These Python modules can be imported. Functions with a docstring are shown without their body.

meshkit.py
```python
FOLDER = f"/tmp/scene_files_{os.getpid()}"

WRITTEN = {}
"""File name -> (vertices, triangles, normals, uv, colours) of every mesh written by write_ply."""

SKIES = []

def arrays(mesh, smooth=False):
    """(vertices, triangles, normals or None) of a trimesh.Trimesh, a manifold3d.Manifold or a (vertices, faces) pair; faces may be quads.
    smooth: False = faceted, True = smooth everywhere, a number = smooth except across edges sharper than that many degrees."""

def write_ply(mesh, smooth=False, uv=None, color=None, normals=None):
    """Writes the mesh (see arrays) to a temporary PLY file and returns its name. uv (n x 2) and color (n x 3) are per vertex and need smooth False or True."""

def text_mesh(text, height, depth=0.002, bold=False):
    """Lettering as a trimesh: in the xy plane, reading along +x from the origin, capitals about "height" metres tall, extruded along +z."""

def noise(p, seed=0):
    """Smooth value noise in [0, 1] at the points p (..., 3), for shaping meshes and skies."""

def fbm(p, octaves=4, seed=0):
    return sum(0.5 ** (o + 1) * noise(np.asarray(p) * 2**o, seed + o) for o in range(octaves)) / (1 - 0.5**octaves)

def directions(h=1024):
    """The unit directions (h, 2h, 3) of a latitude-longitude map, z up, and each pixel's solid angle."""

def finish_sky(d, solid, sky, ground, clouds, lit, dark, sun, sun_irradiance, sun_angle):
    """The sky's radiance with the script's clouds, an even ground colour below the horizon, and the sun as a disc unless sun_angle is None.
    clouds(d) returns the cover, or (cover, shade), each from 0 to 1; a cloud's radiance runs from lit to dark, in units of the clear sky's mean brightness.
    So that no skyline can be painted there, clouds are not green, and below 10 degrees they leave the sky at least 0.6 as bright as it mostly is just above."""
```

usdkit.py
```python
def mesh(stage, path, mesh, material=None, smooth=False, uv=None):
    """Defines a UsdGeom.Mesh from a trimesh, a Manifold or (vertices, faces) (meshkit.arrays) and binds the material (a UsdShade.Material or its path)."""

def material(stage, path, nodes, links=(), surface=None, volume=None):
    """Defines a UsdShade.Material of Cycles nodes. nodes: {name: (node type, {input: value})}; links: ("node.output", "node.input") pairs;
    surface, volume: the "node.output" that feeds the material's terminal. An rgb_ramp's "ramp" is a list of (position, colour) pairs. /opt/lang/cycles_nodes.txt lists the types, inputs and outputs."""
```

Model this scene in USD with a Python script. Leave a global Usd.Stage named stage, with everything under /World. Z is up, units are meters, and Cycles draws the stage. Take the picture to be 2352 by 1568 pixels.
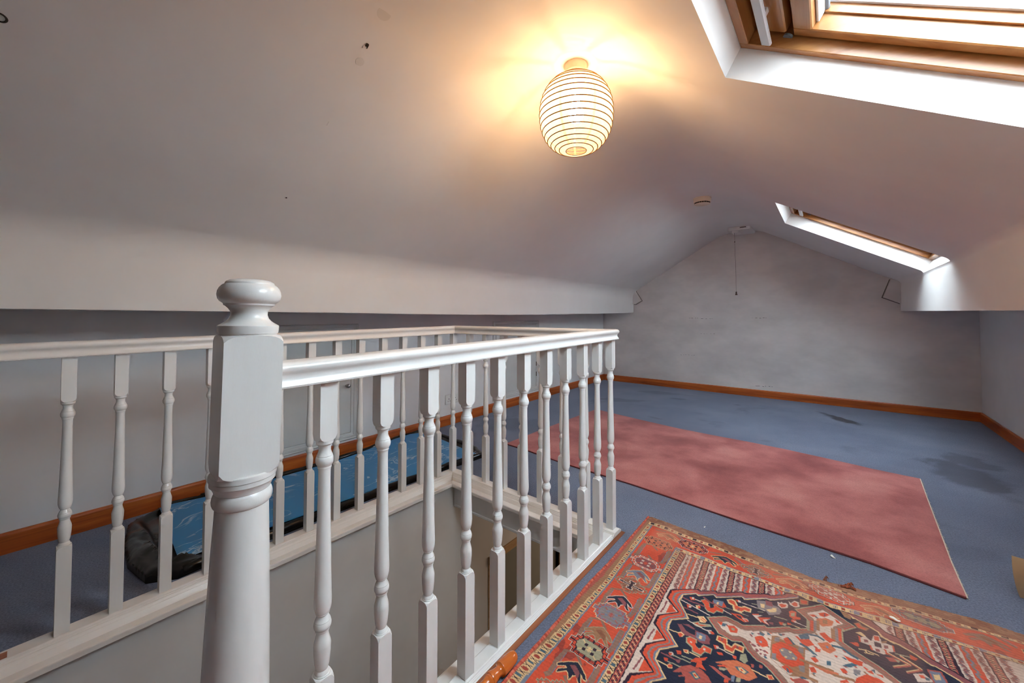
import math
import numpy as np
import trimesh
import manifold3d as m3
import shapely.geometry as sg
import usdkit
import meshkit
from pxr import Usd, UsdGeom, UsdLux, UsdShade, Gf, Sdf, Vt

stage = Usd.Stage.CreateInMemory()
UsdGeom.SetStageUpAxis(stage, UsdGeom.Tokens.z)
UsdGeom.SetStageMetersPerUnit(stage, 1.0)
UsdGeom.Xform.Define(stage, '/World')
UsdGeom.Scope.Define(stage, '/World/Looks')

# ------------------------------------------------------------------ camera, sky, exposure
cam = UsdGeom.Camera.Define(stage, '/World/camera')
F_PX, CX, CY = 898.5, 1208.77, 698.62
cam.CreateHorizontalApertureAttr(36.0)
cam.CreateVerticalApertureAttr(24.0)
cam.CreateFocalLengthAttr(F_PX / 2352 * 36.0)
cam.CreateHorizontalApertureOffsetAttr((1176 - CX) / 2352 * 36.0)
cam.CreateVerticalApertureOffsetAttr((CY - 784) / 2352 * 36.0)
cam.CreateClippingRangeAttr(Gf.Vec2f(0.03, 500.0))
cam.CreateExposureAttr(0.48)
yaw, pit = math.radians(37.702), math.radians(1.453)
cam.AddTranslateOp().Set(Gf.Vec3d(0, 0, 1.0))
cam.AddRotateXYZOp().Set(Gf.Vec3f(90 + math.degrees(pit), 0, math.degrees(yaw)))

sky = UsdLux.DomeLight.Define(stage, '/World/sky')
sky.CreateColorAttr(Gf.Vec3f(0.75, 0.885, 1.0))
sky.CreateIntensityAttr(5.7)

low = UsdLux.SphereLight.Define(stage, '/World/stairwell_fill_light')  # added fill light with no visible fitting, brightens the dark stairwell
low.CreateRadiusAttr(.06)
low.CreateColorAttr(Gf.Vec3f(1.0, .82, .62))
low.CreateIntensityAttr(60.0)
low.AddTranslateOp().Set(Gf.Vec3d(-1.20, 3.45, -.45))

# ------------------------------------------------------------------ helpers
rng = np.random.default_rng(7)
_used = set()


def name_at(parent, name):
    base = f'{parent}/{name}'
    p, k = base, 0
    while p in _used:
        k += 1
        p = f'{base}_{k:03d}'
    _used.add(p)
    return p


def key(prim, **kw):
    for k, v in kw.items():
        if v:
            prim.SetCustomDataByKey(k, v)


def mesh_at(name, m, mat, parent='/World', smooth=30, **kw):
    p = name_at(parent, name)
    g = usdkit.mesh(stage, p, m, mat, smooth=smooth)
    key(g.GetPrim(), **kw)
    return p


def group_at(name, loc=(0, 0, 0), rot=None, **kw):
    p = name_at('/World', name)
    x = UsdGeom.Xform.Define(stage, p)
    x.AddTranslateOp().Set(Gf.Vec3d(*map(float, loc)))
    if rot:
        x.AddRotateXYZOp().Set(Gf.Vec3f(*map(float, rot)))
    key(x.GetPrim(), **kw)
    return p


def T(m, loc=(0, 0, 0)):
    m = m.copy()
    m.apply_translation(loc)
    return m


def box(x0, x1, y0, y1, z0, z1):
    m = trimesh.creation.box([x1 - x0, y1 - y0, z1 - z0])
    m.apply_translation([(x0 + x1) / 2, (y0 + y1) / 2, (z0 + z1) / 2])
    return m


def rbox(x0, x1, y0, y1, z0, z1, r=0.002):
    """A box whose edges are chamfered: the hull of three boxes."""
    r = min(r, (x1 - x0) / 2.01, (y1 - y0) / 2.01, (z1 - z0) / 2.01)
    v = []
    for dx, dy, dz in ((r, r, 0), (r, 0, r), (0, r, r)):
        for X in (x0 + dx, x1 - dx):
            for Y in (y0 + dy, y1 - dy):
                for Z in (z0 + dz, z1 - dz):
                    v.append((X, Y, Z))
    return trimesh.convex.convex_hull(np.array(v))


def to_tm(man):
    m = man.to_mesh()
    return trimesh.Trimesh(m.vert_properties[:, :3], m.tri_verts, process=False)


def to_man(tm):
    return m3.Manifold(m3.Mesh(np.asarray(tm.vertices, np.float32), np.asarray(tm.faces, np.uint32)))


def cat(*ms):
    return trimesh.util.concatenate([m for m in ms])


def lathe(profile, n=28):
    """profile: (z, r) pairs from one end to the other, closed on the axis."""
    p = sorted(profile)
    pts = [(0.0, p[0][0])] + [(r, z) for z, r in p] + [(0.0, p[-1][0])]
    cs = m3.CrossSection([np.array(pts, float)])
    return to_tm(m3.Manifold.revolve(cs, n))


def prism_y(poly, y0, y1, ny=1):
    """Extrudes a polygon of (x, z) pairs along y."""
    cs = m3.CrossSection([np.array([(x, z) for x, z in poly], float)], m3.FillRule.NonZero)
    man = m3.Manifold.extrude(cs, y1 - y0, ny - 1 if ny > 1 else 0)
    tm = to_tm(man)
    v = np.asarray(tm.vertices)
    return trimesh.Trimesh(np.stack([v[:, 0], y1 - v[:, 2], v[:, 1]], 1), tm.faces, process=False)


def prism_x(poly, x0, x1):
    """Extrudes a polygon of (y, z) pairs along x."""
    tm = to_tm(m3.Manifold.extrude(m3.CrossSection([np.array(poly, float)], m3.FillRule.NonZero), x1 - x0))
    v = np.asarray(tm.vertices)
    return trimesh.Trimesh(np.stack([x0 + v[:, 2], v[:, 0], v[:, 1]], 1), tm.faces, process=False)


def prism_z(poly, z0, z1):
    tm = to_tm(m3.Manifold.extrude(m3.CrossSection([np.array(poly, float)], m3.FillRule.NonZero), z1 - z0))
    return T(tm, (0, 0, z0))


def tube(points, r, n=8):
    """A round wire along points."""
    P = np.asarray(points, float)
    t = np.gradient(P, axis=0)
    t /= np.linalg.norm(t, axis=1)[:, None]
    a = np.cross(t, [0, 0, 1.0])
    bad = np.linalg.norm(a, axis=1) < 1e-3
    a[bad] = np.cross(t[bad], [0, 1.0, 0])
    a /= np.linalg.norm(a, axis=1)[:, None]
    b = np.cross(t, a)
    th = np.linspace(0, 2 * np.pi, n, endpoint=False)
    R = np.broadcast_to(np.asarray(r, float), (len(P),))
    V = P[:, None] + R[:, None, None] * (np.cos(th)[None, :, None] * a[:, None] + np.sin(th)[None, :, None] * b[:, None])
    V = V.reshape(-1, 3)
    f = []
    for i in range(len(P) - 1):
        for j in range(n):
            k = (j + 1) % n
            f += [(i * n + j, i * n + k, (i + 1) * n + k), (i * n + j, (i + 1) * n + k, (i + 1) * n + j)]
    c0, c1 = len(V), len(V) + 1
    V = np.vstack([V, P[0], P[-1]])
    for j in range(n):
        k = (j + 1) % n
        f += [(c0, k, j), (c1, (len(P) - 1) * n + j, (len(P) - 1) * n + k)]
    return trimesh.Trimesh(V, np.array(f), process=False)


def ring(c, R, r, axis='z', n=40, k=6):
    th = np.linspace(0, 2 * np.pi, n + 1)
    if axis == 'z':
        P = np.stack([R * np.cos(th), R * np.sin(th), 0 * th], 1)
    elif axis == 'y':
        P = np.stack([R * np.cos(th), 0 * th, R * np.sin(th)], 1)
    else:
        P = np.stack([0 * th, R * np.cos(th), R * np.sin(th)], 1)
    return tube(P + np.asarray(c, float), r, k)


# ------------------------------------------------------------------ materials
L = '/World/Looks/'


def lin(r, g, b):
    return tuple(((c / 255) / 12.92 if c / 255 < .04045 else ((c / 255 + .055) / 1.055) ** 2.4) for c in (r, g, b))


def paint(name, a, b, rough=.6, scale=3.0, bump=.15, bscale=60., spec=.4, stretch=(1, 1, 1), lo=.35, hi=.65):
    """Two tones mixed by soft noise, with a fine relief."""
    return usdkit.material(stage, L + name, {
        'tc': ('texture_coordinate', {}),
        'mp': ('mapping', {'scale': stretch}),
        'n': ('noise_texture', {'scale': scale, 'detail': 5.0, 'roughness': .6}),
        'r': ('rgb_ramp', {'ramp': [(lo, a), (hi, b)]}),
        'n2': ('noise_texture', {'scale': bscale, 'detail': 4.0, 'roughness': .6}),
        'bp': ('bump', {'strength': bump, 'distance': .004}),
        'p': ('principled_bsdf', {'roughness': rough, 'specular_ior_level': spec}),
    }, [('tc.object', 'mp.vector'), ('mp.vector', 'n.vector'), ('n.fac', 'r.fac'), ('r.color', 'p.base_color'),
        ('mp.vector', 'n2.vector'), ('n2.fac', 'bp.height'), ('bp.normal', 'p.normal')], surface='p.BSDF')


def wood(name, dark, mid, light, rough=.35, axis='y', scale=26., spec=.5, coat=.0):
    """Long grain along one axis, with darker streaks and a few knots."""
    st = {'x': (.06, 1, 1), 'y': (1, .06, 1), 'z': (1, 1, .06)}[axis]
    ks = {'x': (.35, 1, 1), 'y': (1, .35, 1), 'z': (1, 1, .35)}[axis]
    return usdkit.material(stage, L + name, {
        'tc': ('texture_coordinate', {}),
        'mp': ('mapping', {'scale': st}),
        'mk': ('mapping', {'scale': ks}),
        'n': ('noise_texture', {'scale': scale, 'detail': 6.0, 'roughness': .62, 'distortion': .6}),
        'r': ('rgb_ramp', {'ramp': [(.28, dark), (.5, mid), (.72, light)]}),
        'v': ('voronoi_texture', {'scale': 2.4, 'randomness': 1.0}),
        'kr': ('rgb_ramp', {'ramp': [(0.0, (0.30, 0.22, 0.16)), (.035, (.55, .45, .36)), (.06, (1, 1, 1))]}),
        'mx': ('mix', {'mix_type': 'multiply', 'fac': 1.0}),
        'bp': ('bump', {'strength': .12, 'distance': .002}),
        'p': ('principled_bsdf', {'roughness': rough, 'specular_ior_level': spec, 'coat_weight': coat, 'coat_roughness': .2}),
    }, [('tc.object', 'mp.vector'), ('tc.object', 'mk.vector'), ('mp.vector', 'n.vector'), ('n.fac', 'r.fac'),
        ('mk.vector', 'v.vector'), ('v.distance', 'kr.fac'), ('r.color', 'mx.color1'), ('kr.color', 'mx.color2'),
        ('mx.color', 'p.base_color'), ('n.fac', 'bp.height'), ('bp.normal', 'p.normal')], surface='p.BSDF')


def plain(name, c, rough=.5, metallic=0., spec=.5):
    return usdkit.material(stage, L + name, {'p': ('principled_bsdf', {'base_color': c, 'roughness': rough, 'metallic': metallic, 'specular_ior_level': spec})}, [], surface='p.BSDF')


M_CEIL = paint('ceiling_paint', lin(231, 226, 222), lin(237, 232, 228), rough=.75, scale=1.6, bump=.10, bscale=9., spec=.25)
M_WALL = paint('wall_paint', lin(222, 220, 219), lin(234, 232, 231), rough=.75, scale=1.1, bump=.12, bscale=22., spec=.25)
M_GABLE = paint('gable_paint', lin(206, 199, 197), lin(234, 227, 224), rough=.75, scale=1.7, bump=.14, bscale=16., spec=.25, stretch=(.7, 1, 1.3))
M_WELL = paint('stairwell_paint', lin(206, 200, 195), lin(216, 210, 205), rough=.7, scale=2., bump=.06, bscale=40., spec=.25)
M_GLOSS = paint('gloss_white_paint', lin(228, 226, 222), lin(236, 234, 230), rough=.24, scale=7., bump=.05, bscale=90., spec=.5, stretch=(1, 1, .25))
M_GLOSSD = paint('worn_gloss_white_paint', lin(232, 225, 217), lin(236, 230, 224), rough=.28, scale=4., bump=.06, bscale=80., spec=.5)
M_DOOR = paint('satin_door_paint', lin(205, 206, 203), lin(214, 214, 211), rough=.45, scale=3., bump=.05, bscale=60.)
M_SKIRTY = wood('skirting_wood_long', lin(132, 56, 18), lin(182, 88, 32), lin(206, 114, 50), axis='y', rough=.4)
M_SKIRTX = wood('skirting_wood_across', lin(132, 56, 18), lin(182, 88, 32), lin(206, 114, 50), axis='x', rough=.4)
M_PINEY = wood('window_pine_long', lin(138, 80, 38), lin(170, 112, 62), lin(190, 136, 84), axis='y', rough=.3, coat=.3, scale=18.)
M_PINEX = wood('window_pine_across', lin(138, 80, 38), lin(170, 112, 62), lin(190, 136, 84), axis='x', rough=.3, coat=.3, scale=18.)
M_STRIP = wood('timber_strip', lin(110, 58, 32), lin(150, 86, 52), lin(176, 108, 70), axis='y', rough=.5)
M_DOORWOOD = wood('lower_door_wood', lin(150, 112, 72), lin(178, 140, 96), lin(192, 156, 112), axis='y', rough=.45)
M_STICK = wood('orange_varnished_wood', lin(168, 70, 14), lin(206, 104, 34), lin(226, 134, 62), axis='y', rough=.18, coat=.6, scale=12.)
M_BLACK = plain('black_plastic', (.008, .008, .009), rough=.22, spec=.5)
M_WHITEPL = plain('white_plastic', lin(226, 224, 220), rough=.35)
M_CREAMPL = plain('cream_plastic', lin(226, 205, 186), rough=.45)
M_DARK = plain('dark_slot', (.02, .016, .014), rough=.7)
M_ALU = plain('white_metal_bar', lin(224, 226, 228), rough=.3)
M_GREYRUB = plain('grey_seal', lin(120, 130, 138), rough=.5)
M_CLAD = plain('grey_cladding', lin(70, 80, 86), rough=.6)
M_STEEL = plain('bright_metal', (.75, .75, .76), rough=.18, metallic=1.)
M_CHROME = plain('satin_knob_metal', (.55, .54, .56), rough=.25, metallic=1.)
M_BRASSY = plain('dull_screw_head', (.18, .16, .14), rough=.5, metallic=.6)
M_CORD = plain('grey_cord', lin(120, 112, 108), rough=.7)
M_ACORN = plain('brown_acorn_pull', lin(70, 48, 38), rough=.4)
M_HOLE = plain('dark_hole', (.03, .025, .022), rough=.9)
M_FILL = plain('filler_paint', lin(224, 218, 212), rough=.7)
M_SCUFF_SHADE = plain('grey_scuff_and_shade', lin(104, 98, 96), rough=.8)  # for the real scuffs and the shade lines painted round the boxed ends
M_CARD = paint('brown_card', lin(196, 158, 116), lin(206, 170, 128), rough=.6, scale=8., bump=.05)
M_PAPER = plain('white_paper', lin(238, 236, 228), rough=.6)
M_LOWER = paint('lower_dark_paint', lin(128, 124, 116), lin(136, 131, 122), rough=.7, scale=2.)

M_GLASS = usdkit.material(stage, L + 'window_glass', {
    'f': ('layer_weight', {'blend': .5}),
    'q': ('math', {'math_type': 'power', 'value2': 4.0}),
    'k': ('math', {'math_type': 'multiply_add', 'value2': .8, 'value3': .04}),
    't': ('transparent_bsdf', {'color': (.97, .985, .98)}),
    'g': ('glossy_bsdf', {'color': (1, 1, 1), 'roughness': .0}),
    'm': ('mix_closure', {}),
}, [('f.facing', 'q.value1'), ('q.value', 'k.value1'), ('k.value', 'm.fac'), ('t.BSDF', 'm.closure1'), ('g.BSDF', 'm.closure2')], surface='m.closure')

M_CARPET = usdkit.material(stage, L + 'blue_carpet', {
    'tc': ('texture_coordinate', {}),
    'n1': ('noise_texture', {'scale': 1.3, 'detail': 4.0, 'roughness': .6}),
    'r1': ('rgb_ramp', {'ramp': [(.32, lin(99, 105, 124)), (.55, lin(114, 120, 138)), (.72, lin(126, 131, 148))]}),
    'n2': ('noise_texture', {'scale': 165., 'detail': 4.0, 'roughness': .75}),
    'r2': ('rgb_ramp', {'ramp': [(.3, (.45, .45, .45)), (.5, (1, 1, 1)), (.72, (1.5, 1.5, 1.5))]}),
    'm1': ('mix', {'mix_type': 'multiply', 'fac': .9}),
    'n3': ('noise_texture', {'scale': 2.1, 'detail': 5.0, 'roughness': .62, 'distortion': .5}),
    'r3': ('rgb_ramp', {'ramp': [(.60, (0, 0, 0)), (.68, (.35, .35, .35)), (.76, (.6, .6, .6))]}),
    'm2': ('mix', {'mix_type': 'mix', 'color2': lin(74, 74, 82)}),
    'at': ('attribute', {'attribute': 'stain_shade'}),
    'm3': ('mix', {'mix_type': 'mix', 'color2': lin(58, 54, 56)}),
    'bp': ('bump', {'strength': .55, 'distance': .006}),
    'p': ('principled_bsdf', {'roughness': .95, 'specular_ior_level': .1, 'sheen_weight': .25, 'sheen_roughness': .5, 'sheen_tint': (.7, .78, 1.0)}),
}, [('tc.object', 'n1.vector'), ('n1.fac', 'r1.fac'), ('tc.object', 'n2.vector'), ('n2.fac', 'r2.fac'),
    ('r1.color', 'm1.color1'), ('r2.color', 'm1.color2'), ('tc.object', 'n3.vector'), ('n3.fac', 'r3.fac'),
    ('m1.color', 'm2.color1'), ('r3.color', 'm2.fac'), ('m2.color', 'm3.color1'), ('at.fac', 'm3.fac'), ('m3.color', 'p.base_color'),
    ('n2.fac', 'bp.height'), ('bp.normal', 'p.normal')], surface='p.BSDF')

M_RED = usdkit.material(stage, L + 'faded_red_pile', {
    'tc': ('texture_coordinate', {}),
    'n1': ('noise_texture', {'scale': 2.6, 'detail': 5.0, 'roughness': .55, 'distortion': .15}),
    'r1': ('rgb_ramp', {'ramp': [(.30, lin(140, 72, 71)), (.44, lin(164, 90, 87)), (.56, lin(188, 114, 108)), (.68, lin(200, 130, 122))]}),
    'n2': ('noise_texture', {'scale': 150., 'detail': 3.0, 'roughness': .7}),
    'r2': ('rgb_ramp', {'ramp': [(.3, (.74, .74, .74)), (.5, (1, 1, 1)), (.72, (1.15, 1.15, 1.15))]}),
    'm1': ('mix', {'mix_type': 'multiply', 'fac': .8}),
    'bp': ('bump', {'strength': .4, 'distance': .004}),
    'p': ('principled_bsdf', {'roughness': .95, 'specular_ior_level': .1, 'sheen_weight': .3, 'sheen_roughness': .5, 'sheen_tint': (1, .75, .75)}),
}, [('tc.object', 'n1.vector'), ('n1.fac', 'r1.fac'), ('tc.object', 'n2.vector'), ('n2.fac', 'r2.fac'),
    ('r1.color', 'm1.color1'), ('r2.color', 'm1.color2'), ('m1.color', 'p.base_color'), ('n2.fac', 'bp.height'), ('bp.normal', 'p.normal')], surface='p.BSDF')

M_LANTERN = usdkit.material(stage, L + 'thin_lantern_paper', {
    'd': ('diffuse_bsdf', {'color': (.50, .46, .38)}),
    'tr': ('translucent_bsdf', {'color': (.60, .60, .58)}),
    'mx': ('mix_closure', {'fac': .7}),
    't': ('transparent_bsdf', {'color': (1.0, .95, .87)}),
    'm2': ('mix_closure', {'fac': .26}),
}, [('d.BSDF', 'mx.closure1'), ('tr.BSDF', 'mx.closure2'), ('t.BSDF', 'm2.closure1'), ('mx.closure', 'm2.closure2')], surface='m2.closure')
M_RIB = plain('lantern_wire', lin(150, 104, 50), rough=.6)
M_BULB = usdkit.material(stage, L + 'lit_bulb', {'e': ('emission', {'color': (1.0, .655, .345), 'strength': 215.0})}, [], surface='e.emission')
# ------------------------------------------------------------------ room shell
Y_END, Y_NEAR = 5.487, -3.20
X_L, X_R = -2.745, 1.10
SL_L, C_L = .58735, 2.6454        # left slope  z = C_L + SL_L x
SL_R, C_R = .56380, 1.6538        # right slope z = C_R - SL_R x
Z_RIDGE = 2.03


def fillet(p0, p1, p2, r, n=8):
    """Points of the arc that rounds the corner p1 between p0 and p2."""
    p0, p1, p2 = map(lambda q: np.array(q, float), (p0, p1, p2))
    a, b = (p0 - p1) / np.linalg.norm(p0 - p1), (p2 - p1) / np.linalg.norm(p2 - p1)
    ang = math.acos(np.clip(a @ b, -1, 1))
    d = r / math.tan(ang / 2)
    c = p1 + (a + b) / np.linalg.norm(a + b) * (r / math.sin(ang / 2))
    s, e = p1 + a * d - c, p1 + b * d - c
    t0 = math.atan2(s[1], s[0])
    dt = (math.atan2(e[1], e[0]) - t0 + math.pi) % (2 * math.pi) - math.pi
    return [tuple(c + r * np.array([math.cos(t0 + dt * k / n), math.sin(t0 + dt * k / n)])) for k in range(n + 1)]


XE_L, XE_R, ZE_L, ZE_R = -2.258, .582, 1.012, 1.018
pL0, pL1 = (XE_L, ZE_L), (XE_L, C_L + SL_L * XE_L)
pLt, pRt = ((Z_RIDGE - C_L) / SL_L, Z_RIDGE), ((C_R - Z_RIDGE) / SL_R, Z_RIDGE)
pR1, pR0 = (XE_R, C_R - SL_R * XE_R), (XE_R, ZE_R)
inner = [(X_L - .2, ZE_L), pL0] + fillet(pL0, pL1, pLt, .16) + fillet(pL1, pLt, pRt, .42, 10) + fillet(pLt, pRt, pR1, .42, 10) \
    + fillet(pRt, pR1, pR0, .05) + [pR0, (X_R + .2, ZE_R)]
TH = .215
ca_r, ca_l = math.cos(math.atan(SL_R)), math.cos(math.atan(SL_L))
apx = ((C_R + TH / ca_r) - (C_L + TH / ca_l)) / (SL_L + SL_R)
outer = [(X_R + .2, C_R + TH / ca_r - SL_R * (X_R + .2)), (apx, C_L + TH / ca_l + SL_L * apx), (X_L - .2, C_L + TH / ca_l + SL_L * (X_L - .2))]
shell = to_man(prism_y(inner + outer, Y_NEAR - .15, Y_END + .15, 48))

ALPHA = math.atan(SL_R)
S_AX, N_AX, O_AX = np.array([math.cos(ALPHA), 0, -math.sin(ALPHA)]), np.array([math.sin(ALPHA), 0, math.cos(ALPHA)]), np.array([0, 0, C_R])


def slope(m):
    """Takes a mesh laid out as (along the slope, along the room, out of the roof) to its place on the right slope."""
    v = np.asarray(m.vertices)
    o = m.copy()
    o.vertices = O_AX + v[:, :1] * S_AX + v[:, 1:2] * [0, 1, 0] + v[:, 2:] * N_AX
    return o


WIN = [(-.305, .668, .62, 1.45), (-.345, .668, 3.385, 4.22)]
for s0, s1, y0, y1 in WIN:
    hole = slope(box(s0, s1, y0, y1, -.25, .5))
    cut = to_man(hole)
    shell = shell - cut
ceil = to_tm(shell)
v = np.asarray(ceil.vertices).copy()
sy = np.interp(v[:, 1], [-3.4, -.043, .276, 1.15, 1.765, 2.736, 4.008, 5.48], [1.022, 1.02, 1.016, 1.009, 1.0, .994, 1.004, 1.02])
low = (v[:, 0] < -2.2) & (v[:, 2] < 1.03)
v[low, 2] = sy[low]
sr = np.interp(v[:, 1], [2.3, 3.27, 5.5], [1.014, 1.020, 1.034])
lowr = (v[:, 0] > .55) & (v[:, 2] < 1.03)
v[lowr, 2] = sr[lowr]
ceil.vertices = v
CEIL = mesh_at('ceiling', ceil, M_CEIL, kind='structure', smooth=22, label='off-white painted sloping attic ceiling with a rounded ridge', category='ceiling')

Z_LOW = -2.60
mesh_at('wall_left', box(X_L - .10, X_L, Y_NEAR - .1, Y_END + .1, -.2, 1.04), M_WALL, kind='structure', label='low white knee wall under the left eave', category='wall')
mesh_at('wall_right', box(X_R + .015, X_R + .115, Y_NEAR - .1, Y_END + .1, -.2, 1.06), M_WALL, kind='structure', label='low white knee wall under the right eave', category='wall')
gable = [(X_L - .1, -.2), (X_R + .1, -.2), (X_R + .1, 1.3), (-.6, 2.26), (-.95, 2.26), (X_L - .1, 1.3)]
BACK = mesh_at('wall_back', prism_y(gable, Y_END, Y_END + .1), M_GABLE, kind='structure', label='scuffed white gable wall at the far end', category='wall')
mesh_at('wall_front', prism_y(gable, Y_NEAR - .1, Y_NEAR), M_WALL, kind='structure', label='white gable wall at the near end', category='wall')

# scuffs on the gable wall: thin dried marks standing a hair proud
for xa, za, xb, zb, w in [(-1.50, .948, -1.17, .944, .006), (-.755, .954, -.573, .955, .007), (-1.357, .742, -1.166, .747, .005), (-.74, .129, -.52, .140, .008),
                          (-1.62, .45, -1.40, .46, .004)]:
    n = int((xb - xa) / .034)
    bits = []
    for i in range(n):
        t = (i + rng.uniform(.1, .6)) / n
        ln = rng.uniform(.006, .024)
        x, z = xa + (xb - xa) * t, za + (zb - za) * t + rng.normal(0, .002)
        bits.append(box(x, x + ln, Y_END - .0006, Y_END + .001, z - w * .3, z + w * rng.uniform(.1, .4)))
    mesh_at('scuff_mark', cat(*bits), M_SCUFF_SHADE, BACK, smooth=False)

# boxed purlin ends on the gable wall
def yslab(poly, y0, y1, r=.004):
    p = sg.Polygon(poly)
    a = prism_y(list(p.exterior.coords)[:-1], y0 + r, y1)
    q = p.buffer(-r)
    b = prism_y(list(q.exterior.coords)[:-1], y0, y1)
    return trimesh.convex.convex_hull(np.vstack([a.vertices, b.vertices]))


TR1 = [(-2.262, 1.40), (-2.13, 1.193), (-2.219, 1.144), (-2.30, 1.151), (-2.30, 1.34)]
TR2 = [(.520, 1.40), (.445, 1.175), (.580, 1.108), (.62, 1.108), (.62, 1.33)]
for nm, poly_, dp, lb, keep in (('trim_1', TR1, .030, 'small boxed purlin end in the left corner of the gable', [(-2.25, 1.10), (-2.0, 1.10), (-2.0, 1.375), (-2.25, 1.375)]),
                                ('trim_2', TR2, .045, 'small boxed purlin end in the right corner of the gable', [(.30, 1.0), (.575, 1.0), (.575, 1.36), (.30, 1.36)])):
    t_ = mesh_at(nm, yslab(poly_, Y_END - dp, Y_END), M_GABLE, kind='structure', label=lb, category='boxing', smooth=False)
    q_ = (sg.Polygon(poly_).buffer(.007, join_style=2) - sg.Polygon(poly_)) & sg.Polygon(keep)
    mesh_at('painted_shade_line', cat(*[prism_y(list(g_.exterior.coords)[:-1], Y_END - .0012, Y_END + .001) for g_ in getattr(q_, 'geoms', [q_]) if g_.area > 1e-6]), M_SCUFF_SHADE, t_, smooth=False)  # thin dark strips paint in the shading along the box edges

# carpeted floor with the stair opening; its cut edge beside the near base rail is ragged
VX0, VX1, VY0, VY1 = -1.800, -.873, -.35, 1.62
ye = np.linspace(-.30, 1.70, 240)
xe = -.757 + .004 * (meshkit.noise(np.stack([ye * 60, ye * 0, ye * 0], 1), 3) - .5) + .006 * (meshkit.noise(np.stack([ye * 9, ye * 0, ye * 0], 1), 5) - .5)
hole = [(-1.90, -.36), (-1.90, 1.712)] + [(-.76, 1.712)] + [(float(x), float(y)) for x, y in zip(xe[::-1], ye[::-1])] + [(-.757, -.36)]
fl = sg.Polygon([(X_L, Y_NEAR), (X_R + .02, Y_NEAR), (X_R + .02, Y_END), (X_L, Y_END)], [hole])
ftm = trimesh.creation.extrude_polygon(fl, .012, engine='earcut')
ftm.apply_translation([0, 0, -.012])
ftop, fbot = None, None


def stain_shade_at(P):
    """Dried spills and painted-in shade, each with its own ragged outline: how dark each point of the carpet is."""
    out = np.zeros(len(P))
    for cx, cy, rx, ry, a, st in [(.075, 4.80, .17, .075, -.9, 1.), (-.02, 4.93, .13, .03, -.9, .7), (.66, 3.62, .17, .30, .2, .6), (.74, 3.95, .13, .16, .3, .5),  # the pair by the right eave is shade painted into the carpet
                                  (-1.34, 3.77, .08, .03, -.3, .45), (-1.42, 4.78, .10, .05, .2, .4), (-.80, 4.86, .035, .03, 0, .5), (-2.3, 2.75, .45, .22, .3, .35),
                                  (-1.95, 4.3, .25, .10, .4, .4), (-1.7, 5.0, .30, .10, .2, .3), (.45, 2.45, .10, .06, .5, .15), (-.4, 3.62, .05, .02, .3, .3),
                                  (-.95, 3.95, .06, .02, -.2, .3)]:
        d = P[:, :2] - [cx, cy]
        u, w = d[:, 0] * math.cos(a) + d[:, 1] * math.sin(a), -d[:, 0] * math.sin(a) + d[:, 1] * math.cos(a)
        q = np.hypot(u / rx, w / ry) + 1.1 * (meshkit.fbm(np.stack([P[:, 0] * 14, P[:, 1] * 14, 0 * u], 1), 4, 11) - .5)
        out = np.maximum(out, st * np.clip((1.05 - q) / .28, 0, 1))
    return out


gx, gy = np.arange(X_L, X_R + .0201, .02), np.arange(Y_NEAR, Y_END + .001, .02)
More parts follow.
